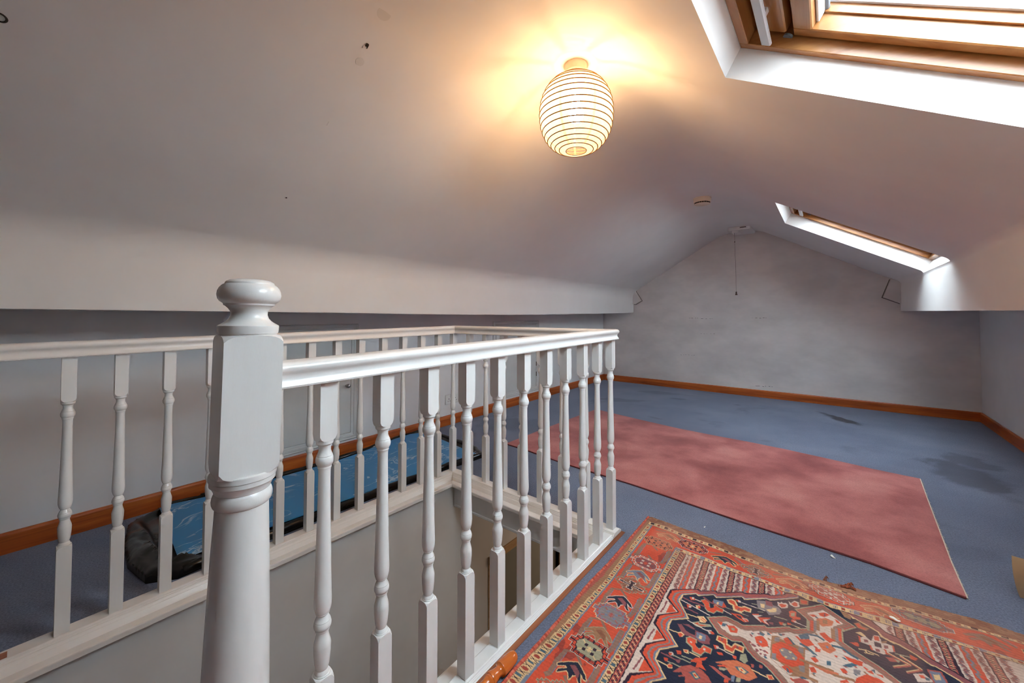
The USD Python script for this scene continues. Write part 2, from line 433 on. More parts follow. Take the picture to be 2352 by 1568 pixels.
# a fine top sheet carries the stains and the painted shade; it is clipped by the same outline
ft = trimesh.creation.extrude_polygon(fl, .001, engine='earcut')
cells = []
man = to_man(ftm)
man = man.refine_to_length(.028)
fm = man.to_mesh()
fv, ff = np.array(fm.vert_properties[:, :3], float), np.array(fm.tri_verts)
FLOOR = name_at('/World', 'floor')
fg = usdkit.mesh(stage, FLOOR, (fv, ff), M_CARPET, smooth=False)
key(fg.GetPrim(), kind='structure', label='worn blue carpeted floor around the stair opening', category='floor')
UsdGeom.PrimvarsAPI(fg).CreatePrimvar('stain_shade', Sdf.ValueTypeNames.FloatArray, 'vertex').Set(Vt.FloatArray.FromNumpy(stain_shade_at(fv).astype(np.float32)))

# skirting boards with a bevelled top edge
def skirt_profile(h=.086, t=.016):
    return [(0, 0), (t, 0), (t, h - .012), (t - .003, h - .005), (t - .008, h), (0, h)]


pL = [(X_L + a, z) for a, z in skirt_profile()]
mesh_at('baseboard_left', prism_y(pL, Y_NEAR, Y_END), M_SKIRTY, kind='structure', label='orange-brown wooden skirting board along the left wall', category='skirting board')
pR = [(X_R + .015 - a, z) for a, z in skirt_profile()]
mesh_at('baseboard_right', prism_y(pR, Y_NEAR, Y_END), M_SKIRTY, kind='structure', label='orange-brown wooden skirting board along the right wall', category='skirting board')
mesh_at('baseboard_back', prism_x([(Y_END - a, z) for a, z in skirt_profile()], X_L, X_R + .02), M_SKIRTX, kind='structure', label='orange-brown wooden skirting board along the gable wall', category='skirting board')
mesh_at('baseboard_front', prism_x([(Y_NEAR + a, z) for a, z in skirt_profile()], X_L, X_R + .02), M_SKIRTX, kind='structure', label='orange-brown wooden skirting board along the near wall', category='skirting board')

# ------------------------------------------------------------------ stairwell
WX0, WX1 = -1.82, -.86
DY0, DY1, DZ = 1.97, 2.80, -.672
wl = to_man(box(WX0 - .08, WX0, -.45, 4.2, Z_LOW, -.010)) - to_man(box(WX0 - .2, WX0 + .1, DY0, DY1, Z_LOW - .1, DZ))
mesh_at('wall_stairwell_left', to_tm(wl), M_WELL, kind='structure', label='plain cream wall going down the stairwell', category='wall')
mesh_at('wall_stairwell_right', box(WX1, WX1 + .08, -.45, 4.2, Z_LOW, -.012), M_WELL, kind='structure', label='cream stairwell wall under the near railing', category='wall')
mesh_at('wall_stairwell_back', box(WX0, WX1, 4.12, 4.2, Z_LOW, -.16), M_WELL, kind='structure', label='cream wall closing the space under the landing', category='wall')
mesh_at('wall_stairwell_front', box(WX0 - .1, WX1 + .1, -.45, -.36, Z_LOW, -.012), M_WELL, kind='structure', label='cream wall below the top of the stairs', category='wall')
mesh_at('ceiling_landing_underside', box(WX0, WX1, 1.66, 4.2, -.16, -.014), M_WELL, kind='structure', label='ceiling under the landing floor', category='ceiling')
mesh_at('floor_lower', box(WX0 - 1.0, WX1 + .1, -.45, 4.2, Z_LOW - .05, Z_LOW), M_CARPET, kind='structure', label='blue carpet at the foot of the stairs', category='floor')
D3 = group_at('door_3', kind='structure', label='wooden-framed dark doorway below the landing', category='doorway')
mesh_at('door_head', rbox(WX0 - .07, WX0 + .012, DY0 - .03, DY1 + .03, DZ, DZ + .055), M_DOORWOOD, D3)
mesh_at('door_jamb', rbox(WX0 - .07, WX0 + .012, DY1, DY1 + .03, Z_LOW, DZ), M_DOORWOOD, D3)
mesh_at('door_jamb', rbox(WX0 - .07, WX0 + .004, DY0 - .03, DY0, Z_LOW, DZ), M_DOORWOOD, D3)
mesh_at('door_leaf', rbox(WX0 - .06, WX0 - .03, DY0, DY1, Z_LOW, DZ), M_LOWER, D3)
for i in range(8):
    y = VY0 + .20 * i
    mesh_at('trim_stair_tread' if i else 'trim_stair_tread', cat(rbox(WX0, WX1, y - .02, y + .22, -.2 - .2 * i - .03, -.2 - .2 * i, .006), box(WX0, WX1, y - .002, y + .016, -.2 - .2 * i, -.03 - .2 * i)), M_CARPET,
            kind='structure', label='blue carpeted attic stair tread in the stairwell', category='stair', group='attic stair treads')
# fascia under the landing with a small bead at its lower edge
mesh_at('trim_3', cat(box(WX0, WX1, 1.636, 1.66, -.150, -.026), rbox(WX0, WX1, 1.632, 1.66, -.165, -.148, .004)), M_GLOSS, kind='structure',
        label='white painted fascia board under the landing edge of the stairwell', category='fascia board')
mesh_at('trim_4', rbox(-.772, -.7535, -.30, 1.716, -.012, .003, .001), M_STRIP, kind='structure', label='thin bare brown timber strip between base rail and carpet', category='timber strip')

# ------------------------------------------------------------------ skylights
def make_window(n, s0, s1, y0, y1, label):
    g = group_at(f'window_{n}', kind='structure', label=label, category='skylight')
    n0, n1 = .095, .232
    jt = .028
    # fixed frame
    for nm, a in (('frame_jamb', (s0, s1, y1 - jt, y1, n0, n1)), ('frame_jamb', (s0, s1, y0, y0 + jt, n0, n1)),):
        mesh_at(nm, slope(rbox(*a, .002)), M_PINEX, g)
    mesh_at('frame_head', slope(rbox(s0, s0 + .03, y0 + jt, y1 - jt, n0, n1, .002)), M_PINEY, g)
    mesh_at('frame_sill', slope(rbox(s1 - .03, s1, y0 + jt, y1 - jt, n0, n1, .002)), M_PINEY, g)
    # pivoting sash: two side stiles, top rail behind the ventilation flap, bottom rail
    a0, a1, b0, b1 = s0 + .150, s1 - .036, y0 + jt + .006, y1 - jt - .006
    def stile(ya, yb, side):
        r = rbox(a0, a1, min(ya, yb), max(ya, yb), .130, .205, .003)
        d = -side
        lip = rbox(a0 + .05, a1 - .04, min(yb, yb + d * .008), max(yb, yb + d * .008), .176, .205, .001)
        return r, lip
    for ya, yb, sd in ((b1, b1 - .038, 1), (b0, b0 + .038, -1)):
        r, lip = stile(ya, yb, sd)
        p = mesh_at('sash_stile', slope(r), M_PINEX, g)
        mesh_at('glazing_bead', slope(lip), M_PINEX, p)
        e = yb - sd * .008
        mesh_at('spacer_bar', slope(rbox(a0 + .06, a1 - .05, min(e, e - sd * .010), max(e, e - sd * .010), .200, .206, .001)), M_ALU, p)
    p = mesh_at('sash_rail', slope(rbox(a0, a0 + .052, b0 + .038, b1 - .038, .130, .205, .003)), M_PINEY, g)
    mesh_at('rubber_seal', slope(tube([(a0 + .062, b0 + .05, .186), (a0 + .062, 0.5 * (b0 + b1), .186), (a0 + .062, b1 - .047, .186)], .0065, 10)), M_GREYRUB, p)
    mesh_at('spacer_bar', slope(rbox(a0 + .053, a0 + .060, b0 + .042, b1 - .042, .150, .206, .001)), M_ALU, p)
    mesh_at('sash_rail', slope(rbox(a1 - .046, a1, b0 + .038, b1 - .038, .130, .205, .003)), M_PINEY, g)
    # ventilation flap and the white pull bar at the top
    mesh_at('ventilation_flap', slope(rbox(s0 + .055, s0 + .130, y0 + .045, y1 - .047, .128, .175, .004)), M_PINEY, g)
    bar = mesh_at('control_bar', slope(rbox(s0 + .070, s0 + .100, y0 + .030, y1 - .028, .096, .108, .003)), M_ALU, g)
    for y in (y0 + .16, .5 * (y0 + y1), y1 - .16):
        mesh_at('bracket', slope(rbox(s0 + .078, s0 + .092, y - .012, y + .012, .106, .130, .002)), M_ALU, bar)
    f = mesh_at('friction_catch', slope(cat(T(trimesh.creation.cylinder(.013, .006, sections=24), (s0 + .135, y1 - jt - .003, .128)),)), M_GREYRUB, g)
    mesh_at('pane', slope(box(a0 + .03, a1 - .03, b0 + .03, b1 - .03, .2065, .2105)), M_GLASS, g, smooth=False)
    for yy in (y1 - .075, y1 - .30, y1 - .55):
        pass
    # outer cladding above the glass edges
    mesh_at('cladding', slope(cat(box(s0 - .03, s1 + .03, y1 - .052, y1 + .05, .2106, .262), box(s0 - .03, s1 + .03, y0 - .05, y0 + .052, .2106, .262),
                                  box(s0 - .03, a0 + .05, y0 + .052, y1 - .052, .2106, .262), box(a1 - .05, s1 + .03, y0 + .052, y1 - .052, .2106, .262))), M_CLAD, g)
    return g


make_window(1, *WIN[0], 'pine roof window above the rugs, cut off by the top right corner')
make_window(2, *WIN[1], 'pine roof window deep in its white reveal near the gable wall')

# ------------------------------------------------------------------ access doors and socket on the left knee wall
def frame_mould(y0, y1, z0, z1, w, xs):
    """A mitred moulding around the rectangle y0..y1, z0..z1: xs gives (distance in from the outer edge, height off the wall)."""
    out = []
    V, f = [], []
    for d, h in xs:
        V.append([(y0 + d, z0 + d, h), (y1 - d, z0 + d, h), (y1 - d, z1 - d, h), (y0 + d, z1 - d, h)])
    V = np.array(V)
    n = len(xs)
    verts = V.reshape(-1, 3)
    for i in range(n):
        j = (i + 1) % n
        for k in range(4):
            l = (k + 1) % 4
            f += [(i * 4 + k, i * 4 + l, j * 4 + l), (i * 4 + k, j * 4 + l, j * 4 + k)]
    m = trimesh.Trimesh(np.stack([X_L + verts[:, 2], verts[:, 0], verts[:, 1]], 1), np.array(f), process=False)
    m.fix_normals()
    return m


ARCH = [(0, 0), (0, .010), (.006, .014), (.012, .011), (.018, .013), (.028, .013), (.034, .009), (.042, .008), (.048, .005), (.048, 0)]
d1 = group_at('door_1', kind='structure', label='low white access door behind the newel post', category='access door')
mesh_at('architrave', frame_mould(.70, 1.523, .102, .93, .048, ARCH), M_DOOR, d1, smooth=25)
mesh_at('door_panel', rbox(X_L - .002, X_L + .004, .749, 1.474, .151, .881, .002), M_DOOR, d1)
kb = mesh_at('knob', cat(T(trimesh.creation.cylinder(.007, .022, sections=20, transform=trimesh.transformations.rotation_matrix(math.pi / 2, [0, 1, 0])), (X_L + .014, 1.440, .490)),), M_CHROME, d1)
mesh_at('knob_ball', T(trimesh.creation.icosphere(3, .015), (X_L + .034, 1.440, .490)), M_CHROME, kb, smooth=True)
d2 = group_at('door_2', kind='structure', label='low white access door nearer the gable wall', category='access door')
mesh_at('architrave', frame_mould(2.985, 3.785, .108, .925, .048, ARCH), M_DOOR, d2, smooth=25)
mesh_at('door_panel', rbox(X_L - .002, X_L + .006, 3.036, 3.728, .160, .874, .002), M_DOOR, d2)
for z in (.30, .42):
    mesh_at('hinge', T(trimesh.creation.cylinder(.005, .05, sections=12), (X_L + .010, 3.733, z)), M_BRASSY, d2)

so = group_at('wall_socket', (X_L, 2.433, .2285), label='white double plug socket low on the left wall behind the railing', category='socket')
mesh_at('faceplate', rbox(0, .009, -.078, .078, -.043, .043, .003), M_WHITEPL, so)
for c in (-.038, .038):
    hs = []
    for dy, dz, w, h in ((0, .013, .0026, .0045), (-.011, -.006, .0038, .0024), (.011, -.006, .0038, .0024)):
        hs.append(box(.0085, .0094, c + dy - w, c + dy + w, -.010 + dz - h, -.010 + dz + h))
    mesh_at('plug_holes', cat(*hs), M_DARK, so, smooth=False)
    mesh_at('rocker_switch', rbox(.008, .0125, c * .55 - .007, c * .55 + .007, .016, .034, .002), M_WHITEPL, so)
# ------------------------------------------------------------------ balustrade
BAL = group_at('stair_balustrade', label='white gloss painted turned railing around three sides of the stair opening', category='railing')


def up(z):
    t = min(max((z - .45) / .29, 0), 1)
    return z + .008 * t * t * (3 - 2 * t)


SP = [(.745, .006), (.7435, .0150), (.7385, .0163), (.7335, .0158), (.731, .0135), (.7305, .0124), (.728, .0122), (.7255, .0113), (.719, .0113), (.712, .0138), (.7105, .0148),
      (.7095, .0150), (.709, .0146), (.707, .0158), (.704, .0166), (.7005, .0169), (.697, .0165), (.694, .0156), (.6905, .0135), (.6895, .0130), (.686, .0129), (.6845, .0120), (.680, .0113),
      (.66, .0112), (.60, .0122), (.54, .0135), (.48, .0148), (.44, .0160), (.43, .0163), (.42, .0158), (.415, .0148), (.411, .0137), (.4085, .0125), (.407, .0126), (.4055, .0112), (.404, .0100),
      (.402, .0104), (.398, .0125), (.3935, .0146), (.3925, .0143), (.390, .0155), (.3855, .0162), (.382, .0158), (.380, .0150), (.3775, .0133), (.376, .013), (.3735, .0128), (.372, .0113),
      (.366, .0112), (.358, .0132), (.352, .0149), (.348, .0156), (.345, .0158), (.343, .0157), (.33, .0153), (.31, .0135), (.302, .0117), (.2995, .0108), (.2985, .0112), (.296, .0128), (.293, .0135),
      (.2925, .0132), (.2905, .0148), (.286, .0155), (.281, .0150), (.2785, .013), (.276, .006)]
SP = sorted((up(z), r) for z, r in SP)
HS = .0166


def spindle(z_top):
    lo = to_man(box(-HS, HS, -HS, HS, .0, .30)) ^ to_man(lathe([(-.01, .03), (.2600, .030), (.2740, .0262), (.2785, .0235), (.2848, .0213), (.2878, .0190), (.2890, .0166), (.2892, .004)], 64))
    hi = to_man(box(-HS, HS, -HS, HS, .70, z_top)) ^ to_man(lathe([(.7476, .004), (.7478, .0166), (.7490, .0190), (.7522, .0213), (.7592, .0235), (.764, .0262), (.780, .030), (1.2, .030)], 64))
    m = lo + hi + to_man(lathe(SP, 26))
    t = to_tm(m)
    t.apply_translation([0, 0, -.012])
    return t


sp_mesh = spindle(.900)


def put_spindle(x, y, z, sc, top):
    """top: height of the underside of the handrail there; the squared head runs up into it."""
    t = sp_mesh.copy()
    v = np.asarray(t.vertices) * [sc, sc, sc]
    hz = v[:, 2].max()
    v[v[:, 2] > hz - .004, 2] = top + .004 - z
    a = rng.normal(0, .012)
    v = np.stack([v[:, 0] * math.cos(a) - v[:, 1] * math.sin(a), v[:, 0] * math.sin(a) + v[:, 1] * math.cos(a), v[:, 2]], 1)
    t.vertices = v + [x, y, z]
    mesh_at('spindle', t, M_GLOSS, BAL, smooth=24)


XN, XF, YB = -.8065, -1.871, 1.682
rail_n = lambda y: np.interp(y, [.27, 1.70], [.864, .882])
rail_f = lambda y: np.interp(y, [-.4, -.03, 1.68], [.864, .866, .879])
rail_b = lambda x: np.interp(x, [XF, XN], [.879, .882])
for k in range(11):
    y = .3805 + .1300 * k
    if k < 10:
        put_spindle(XN, y, .012, 1.0, rail_n(y))
put_spindle(XN, YB, .012, 1.0, .882)
for y in (-.26, -.14, .097, .211, .331, .454, .573, .692, .815, .936, 1.055, 1.181, 1.304, 1.4275, 1.550):
    put_spindle(XF, y, .028, .953, rail_f(y))
put_spindle(XF, YB - .012, .028, .953, .879)
for x in (-1.735, -1.600, -1.462, -1.332, -1.203, -1.071, -.938):
    t = (x - XF) / (XN - XF)
    put_spindle(x, YB, .026 - .014 * t, .955 + .045 * t, rail_b(x))

# handrail profile: (sideways, up) from its underside
RP = [(-.024, 0), (.024, 0), (.0272, .0012), (.0282, .0045), (.0268, .0085), (.0240, .0130), (.0226, .0180), (.0228, .0225), (.0246, .0265), (.0276, .0300), (.0296, .0340), (.0298, .0385),
      (.0280, .0430), (.0240, .0466), (.0180, .0482), (0, .0488), (-.0180, .0482), (-.0240, .0466), (-.0280, .0430), (-.0298, .0385), (-.0296, .0340), (-.0276, .0300), (-.0246, .0265),
      (-.0228, .0225), (-.0226, .0180), (-.0240, .0130), (-.0268, .0085), (-.0282, .0045), (-.0272, .0012)]


def sweep2(p, q, prof, m0=0., m1=0.):
    """A profile along p -> q; m0, m1 shift each end along the run per metre of sideways offset (mitres)."""
    p, q = np.array(p, float), np.array(q, float)
    d = (q - p)[:2] / np.linalg.norm((q - p)[:2])
    side = np.array([d[1], -d[0]])
    A, B = [], []
    for o, h in prof:
        for P, mm, out in ((p, m0, A), (q, m1, B)):
            xy = P[:2] + side * o + d * (mm * o)
            t = ((xy - p[:2]) @ d) / np.linalg.norm((q - p)[:2])
            out.append((xy[0], xy[1], p[2] + (q[2] - p[2]) * t + h))
    n = len(prof)
    V = np.array(A + B)
    f = []
    for i in range(n):
        j = (i + 1) % n
        f += [(i, j, n + j), (i, n + j, n + i)]
    tri = m3.triangulate([np.array(prof, float)])
    for a, b, c in np.asarray(tri):
        f += [(c, b, a), (n + a, n + b, n + c)]
    m = trimesh.Trimesh(V, np.array(f), process=False)
    m.fix_normals()
    return m


XRN, XRF, YRB = -.8035, -1.868, 1.682
mesh_at('handrail', sweep2((XRN, .27, rail_n(.27)), (XRN, YRB, .882), RP, 0, 1.), M_GLOSS, BAL, smooth=35)
mesh_at('handrail', sweep2((XRF, -.40, rail_f(-.4)), (XRF, YRB, .879), RP, 0, -1.), M_GLOSSD, BAL, smooth=35)
mesh_at('handrail', sweep2((XRF, YRB, .879), (XRN, YRB, .882), RP, -1., 1.) if False else sweep2((XRF, YRB, .879), (XRN, YRB, .882), RP, 1., -1.), M_GLOSSD, BAL, smooth=35)

# base rails: a moulded rail on a nosing board that overhangs the stairwell.  Profiles are (towards the room, up).
BN = [(-.868, -.026), (-.872, -.022), (-.873, -.010), (-.871, -.004), (-.866, -.002), (-.828, -.001), (-.8262, .004), (-.8245, .0105), (-.8215, .012), (-.7865, .012), (-.7845, .0105),
      (-.7830, .0075), (-.7808, .0072), (-.7795, .0055), (-.7770, .0048), (-.7755, .0020), (-.7725, .0012), (-.7715, -.003), (-.7715, -.012), (-.80, -.026)]
mesh_at('base_rail', prism_y(BN, .18, 1.672), M_GLOSS, BAL, smooth=20)
BF = [(-1.900, -.012), (-1.900, .026), (-1.897, .030), (-1.8485, .030), (-1.8465, .0285), (-1.8450, .0245), (-1.8428, .0238), (-1.8412, .0200), (-1.8390, .0194), (-1.8372, .0150),
      (-1.8340, .0112), (-1.8320, .0105), (-1.8280, .0040), (-1.8240, -.0030), (-1.8225, -.0066), (-1.7945, -.0076), (-1.7912, -.0090), (-1.7900, -.0118), (-1.7900, -.0262), (-1.7915, -.0280), (-1.84, -.0280)]


def mitre_base(prof_off, p, q, m0, m1):
    return sweep2(p, q, prof_off, m0, m1)


bf_off = [(x - XF, z) for x, z in BF]                 # offset from the rail's centre line, + towards the stairwell
mesh_at('base_rail', mitre_base(bf_off, (XF, -.42, 0), (XF, 1.673, 0), 0, -1.), M_GLOSSD, BAL, smooth=20)
mesh_at('base_rail', mitre_base(bf_off, (XF, 1.673, 0), (-.772, 1.673, -.010), 1., 0.), M_GLOSSD, BAL, smooth=20)
mesh_at('empty_mortise', box(XF - .0165, XF + .0165, -.035, -.003, .026, .0304), M_STRIP, BAL, smooth=False)
mesh_at('base_rail_end', rbox(-.83, -.7715, 1.660, 1.716, -.012, .012, .003), M_GLOSS, BAL)


def newel(x, y, yawd, tilt):
    g = name_at(BAL, 'newel_post')
    xf = UsdGeom.Xform.Define(stage, g)
    xf.AddTranslateOp().Set(Gf.Vec3d(x, y, 0))
    xf.AddRotateXYZOp().Set(Gf.Vec3f(tilt, 0, yawd))
    h = .0425
    blk = to_man(box(-h, h, -h, h, .70, .99)) ^ to_man(lathe([(.727, .004), (.7272, .0425), (.7280, .047), (.7302, .052), (.7340, .056), (.7425, .0601), (.752, .0655), (.80, .08), (.90, .08), (.944, .0640), (.9525, .0601), (.9580, .0562), (.9612, .0520), (.9632, .0470), (.9642, .0425), (.9680, .0430), (.9705, .0440), (.971, .004)], 96))
    mesh_at('block', to_tm(blk), M_GLOSS, g, smooth=20)
    cap = [(.966, .004), (.9665, .0438), (.972, .0447), (.979, .0450), (.9805, .0444), (.984, .0385), (.988, .0330), (.993, .0290), (.999, .0270), (1.005, .0275), (1.010, .0305), (1.0145, .0350), (1.0155, .0372), (1.0185, .0378), (1.0190, .0384),
           (1.0225, .0430), (1.027, .0460), (1.0335, .0472), (1.040, .0464), (1.046, .0438), (1.0505, .0400), (1.0525, .0368), (1.0545, .0362), (1.0565, .0350), (1.0595, .0300), (1.0615, .0200), (1.062, .004)]
    mesh_at('ball_cap', lathe(cap, 56), M_GLOSS, g, smooth=32)
    sh = [(-.2, .050), (.20, .0500), (.36, .0484), (.50, .0448), (.60, .0415), (.655, .0392), (.668, .0388), (.6735, .0386), (.6745, .0400), (.6770, .0420), (.681, .0433), (.6855, .0437), (.690, .0433), (.6945, .0420), (.6972, .0402), (.6982, .0396), (.6990, .0406), (.7020, .0414), (.7060, .0430),
          (.7100, .0452), (.7118, .0466), (.7122, .0474), (.7190, .0476), (.7196, .0472), (.7200, .0484), (.7212, .0490), (.7280, .0490), (.7300, .0484), (.7312, .0470), (.7315, .004)]
    mesh_at('turned_shaft', lathe(sh, 72), M_GLOSS, g, smooth=24)
    mesh_at('foot_block', rbox(-h - .004, h + .004, -h - .004, h + .004, -.20, .14, .004), M_GLOSS, g)
    return g


newel(-.8105, .2320, -4.4, -0.9)
newel(-1.871, -.44, 0, 0)
# ------------------------------------------------------------------ paper lantern on the ridge
LX, LY = -.813, 1.388
lt = group_at('paper_lantern', (LX, LY, 0), label='glowing round white paper lantern lamp hanging under the ridge', category='lamp')
Z0, Z1, RL = 1.672, 1.972, .150
zc, hz = .5 * (Z0 + Z1), .5 * (Z1 - Z0)
r_open = .042


def lr(z):
    """Radius of the shade at height z: a globe with a round mouth at each end."""
    t = np.clip((np.asarray(z) - zc) / hz, -1, 1)
    return r_open + (RL - r_open) * np.sqrt(np.clip(1 - np.abs(t) ** 2.15, 0, 1))


nr = 17
zr = zc + hz * np.sin(np.linspace(-math.pi / 2 * .985, math.pi / 2 * .985, nr + 2)) * .9 + hz * np.linspace(-.1, .1, nr + 2)
zz = []
for a, b in zip(zr[:-1], zr[1:]):
    zz += list(np.linspace(a, b, 5)[:-1])
zz = np.array([Z0] + zz + [zr[-1], Z1])
th = np.linspace(0, 2 * np.pi, 64, endpoint=False)
dist = np.min(np.abs(zz[:, None] - zr[None]), axis=1)
gap = np.median(np.diff(zr))
rr = lr(zz) - .0012 * np.clip(dist / (gap / 2), 0, 1)
V = np.stack([rr[:, None] * np.cos(th), rr[:, None] * np.sin(th), np.repeat(zz[:, None], 64, 1)], -1).reshape(-1, 3)
F = []
for i in range(len(zz) - 1):
    for j in range(64):
        k = (j + 1) % 64
        F += [(i * 64 + j, i * 64 + k, (i + 1) * 64 + k), (i * 64 + j, (i + 1) * 64 + k, (i + 1) * 64 + j)]
mesh_at('paper_shade', trimesh.Trimesh(V, np.array(F), process=False), M_LANTERN, lt, smooth=True)
for z in zr[1:-1]:
    mesh_at('rib', ring((0, 0, z), float(lr(z)) + .0012, .0020, n=64, k=6), M_RIB, lt, smooth=True)
mesh_at('mouth_ring', ring((0, 0, Z0), r_open, .0016, n=40, k=6), M_RIB, lt, smooth=True)
mesh_at('mouth_ring', ring((0, 0, Z1), r_open, .0016, n=40, k=6), M_RIB, lt, smooth=True)
M_SEAM = usdkit.material(stage, L + 'double_lantern_paper', {
    'd': ('diffuse_bsdf', {'color': (.60, .52, .40)}),
    'tr': ('translucent_bsdf', {'color': (.42, .34, .22)}),
    'mx': ('mix_closure', {'fac': .6}),
    't': ('transparent_bsdf', {'color': (1.0, .90, .72)}),
    'm2': ('mix_closure', {'fac': .45}),
}, [('d.BSDF', 'mx.closure1'), ('tr.BSDF', 'mx.closure2'), ('t.BSDF', 'm2.closure1'), ('mx.closure', 'm2.closure2')], surface='m2.closure')
for k in range(7):
    a0 = 2 * np.pi * k / 7 + .35
    zs = np.linspace(Z0 + .004, Z1 - .004, 60)
    w = .0045
    ra = lr(zs) + .0004
    A = np.stack([ra * np.cos(a0 - w / np.maximum(ra, .05)), ra * np.sin(a0 - w / np.maximum(ra, .05)), zs], 1)
    B = np.stack([ra * np.cos(a0 + w / np.maximum(ra, .05)), ra * np.sin(a0 + w / np.maximum(ra, .05)), zs], 1)
    V = np.vstack([A, B])
    F = []
    for i in range(59):
        F += [(i, 60 + i, 61 + i), (i, 61 + i, i + 1)]
    mesh_at('paper_seam', trimesh.Trimesh(V, np.array(F), process=False), M_SEAM, lt, smooth=True)
mesh_at('ceiling_rose', lathe([(1.994, .004), (1.9945, .043), (1.998, .0455), (2.028, .0462), (2.034, .0462), (2.0345, .004)], 40), M_CREAMPL, lt)
mesh_at('lamp_holder', lathe([(1.900, .004), (1.9005, .018), (1.93, .020), (1.960, .034), (1.975, .0385), (1.9945, .0395), (1.995, .004)], 32), M_WHITEPL, lt)
mesh_at('bulb', lathe([(1.790, .002), (1.791, .012), (1.797, .022), (1.806, .029), (1.818, .0315), (1.832, .0300), (1.85, .0245), (1.875, .0165), (1.899, .0145), (1.90, .002)], 28), M_BULB, lt, smooth=True)

# ------------------------------------------------------------------ smoke alarm, pull cord, ceiling marks
sa = group_at('smoke_alarm', (-.875, 3.69, Z_RIDGE), label='round cream smoke alarm on the ridge of the ceiling', category='smoke alarm')
mesh_at('base_plate', lathe([(-.008, .002), (-.0078, .0745), (-.001, .0750), (.006, .0750), (.0065, .002)], 48), M_CREAMPL, sa)
mesh_at('body', lathe([(-.058, .002), (-.0578, .052), (-.054, .064), (-.0515, .066), (-.0512, .062), (-.0400, .062), (-.0397, .0695), (-.034, .0715), (-.010, .0722), (-.0078, .0715), (-.0076, .002)], 48), M_CREAMPL, sa)
vs = []
for k in range(20):
    a = 2 * math.pi * k / 20
    m = box(.0605, .0632, -.0085, .0085, -.0505, -.0405)
    m.apply_transform(trimesh.transformations.rotation_matrix(a, [0, 0, 1]))
    vs.append(m)
mesh_at('vent_slots', cat(*vs), M_DARK, sa, smooth=False)
mesh_at('test_button', lathe([(-.0605, .001), (-.060, .010), (-.057, .012), (-.0565, .001)], 24), M_CREAMPL, sa)

pc = group_at('pull_cord_switch', (-.860, 5.19, 0), label='thin light pull cord hanging from a block in front of the gable wall', category='light pull')
mesh_at('switch_block', cat(rbox(-.075, .165, -.06, .30, 1.990, 2.034, .012), lathe([(1.962, .004), (1.9625, .034), (1.966, .038), (1.990, .040), (1.991, .004)], 32)), M_CEIL, pc)
mesh_at('dark_gap', rbox(.052, .118, -.064, -.05, 2.010, 2.018, .002), M_HOLE, pc)
mesh_at('cord', tube([(-.012, -.02, 1.965), (-.008, -.02, 1.80), (-.003, -.02, 1.55), (0, -.02, 1.255)], .0016, 6), M_CORD, pc, smooth=True)
mesh_at('cord_joint', T(trimesh.creation.icosphere(2, .006), (-.0095, -.02, 1.858)), M_ACORN, pc, smooth=True)
mesh_at('acorn_pull', T(lathe([(1.2255, .002), (1.226, .011), (1.230, .0125), (1.238, .0115), (1.247, .007), (1.250, .0055), (1.256, .0085), (1.262, .0080), (1.266, .004), (1.2665, .001)], 24), (0, -.02, 0)), M_ACORN, pc)


def on_left(x, y):
    """A frame on the left slope: the point and the axes (down the slope, along the room, out into the room)."""
    a = math.atan(SL_L)
    return np.array([x, y, C_L + SL_L * x]), np.array([-math.cos(a), 0, -math.sin(a)]), np.array([0, 1, 0]), np.array([math.sin(a), 0, -math.cos(a)])


def stick_on(name, m, mat, x, y):
    o, a, b, c = on_left(x, y)
    v = np.asarray(m.vertices)
    m = m.copy()
    m.vertices = o + v[:, :1] * a + v[:, 1:2] * b + v[:, 2:] * c
    m.fix_normals()
    mesh_at(name, m, mat, CEIL)


for x, y, r in ((-1.132, .707, .024), (-1.291, .713, .016)):
    stick_on('filler_patch', lathe([(-.002, .001), (-.0018, r), (.0006, r * .93), (.0008, .001)], 28), M_FILL, x, y)
stick_on('screw_hole', cat(lathe([(-.002, .001), (-.0018, .009), (.0010, .0075), (.0012, .001)], 24)), M_FILL, -1.913, .718)
stick_on('screw_hole', lathe([(-.001, .001), (-.0008, .0036), (.0018, .0034), (.0019, .001)], 16), M_HOLE, -1.913, .718)
stick_on('plaster_chip', cat(T(box(-.006, .006, -.0045, .0035, -.001, .0016), (0, 0, 0)), T(box(-.003, .011, -.001, .002, -.001, .0014), (0, .003, 0))), M_HOLE, -1.235, .708)
stick_on('plaster_chip', box(.006, .016, -.010, -.004, -.001, .0012), M_FILL, -1.235, .708)
stick_on('plaster_chip', cat(box(-.010, .010, -.0015, .0012, -.001, .0012)), M_FILL, -1.535, .720)
stick_on('screw_hole', ring((0, 0, .002), .011, .0022, n=24, k=6), M_HOLE, -1.577, -.045)
# ------------------------------------------------------------------ faded red rug
RED = [(-1.98, 2.305), (-1.743, 2.286), (-1.398, 2.240), (-.934, 2.213), (-.354, 2.141), (.117, 2.104), (.367, 2.052), (.372, 2.30), (.389, 2.688), (.405, 3.05), (.420, 3.345), (.198, 3.372), (-.28, 3.466),
       (-1.04, 3.520), (-1.664, 3.640), (-1.935, 3.70), (-1.948, 3.48), (-1.962, 3.06), (-1.972, 2.65)]


def soft_slab(poly, z0, z1, step, wave=.0, seed=0, r=.003):
    """A thin woven slab with a rounded rim and a slightly uneven top."""
    p = sg.Polygon(poly)
    a = to_man(prism_z(list(p.exterior.coords)[:-1], z0, z1)).refine_to_length(step)
    t = to_tm(a)
    v = np.asarray(t.vertices).copy()
    top = v[:, 2] > .5 * (z0 + z1)
    w = meshkit.fbm(np.stack([v[:, 0] * 4, v[:, 1] * 4, 0 * v[:, 0]], 1), 3, seed)
    v[top, 2] += wave * (w[top] - .3)
    t.vertices = v
    return t


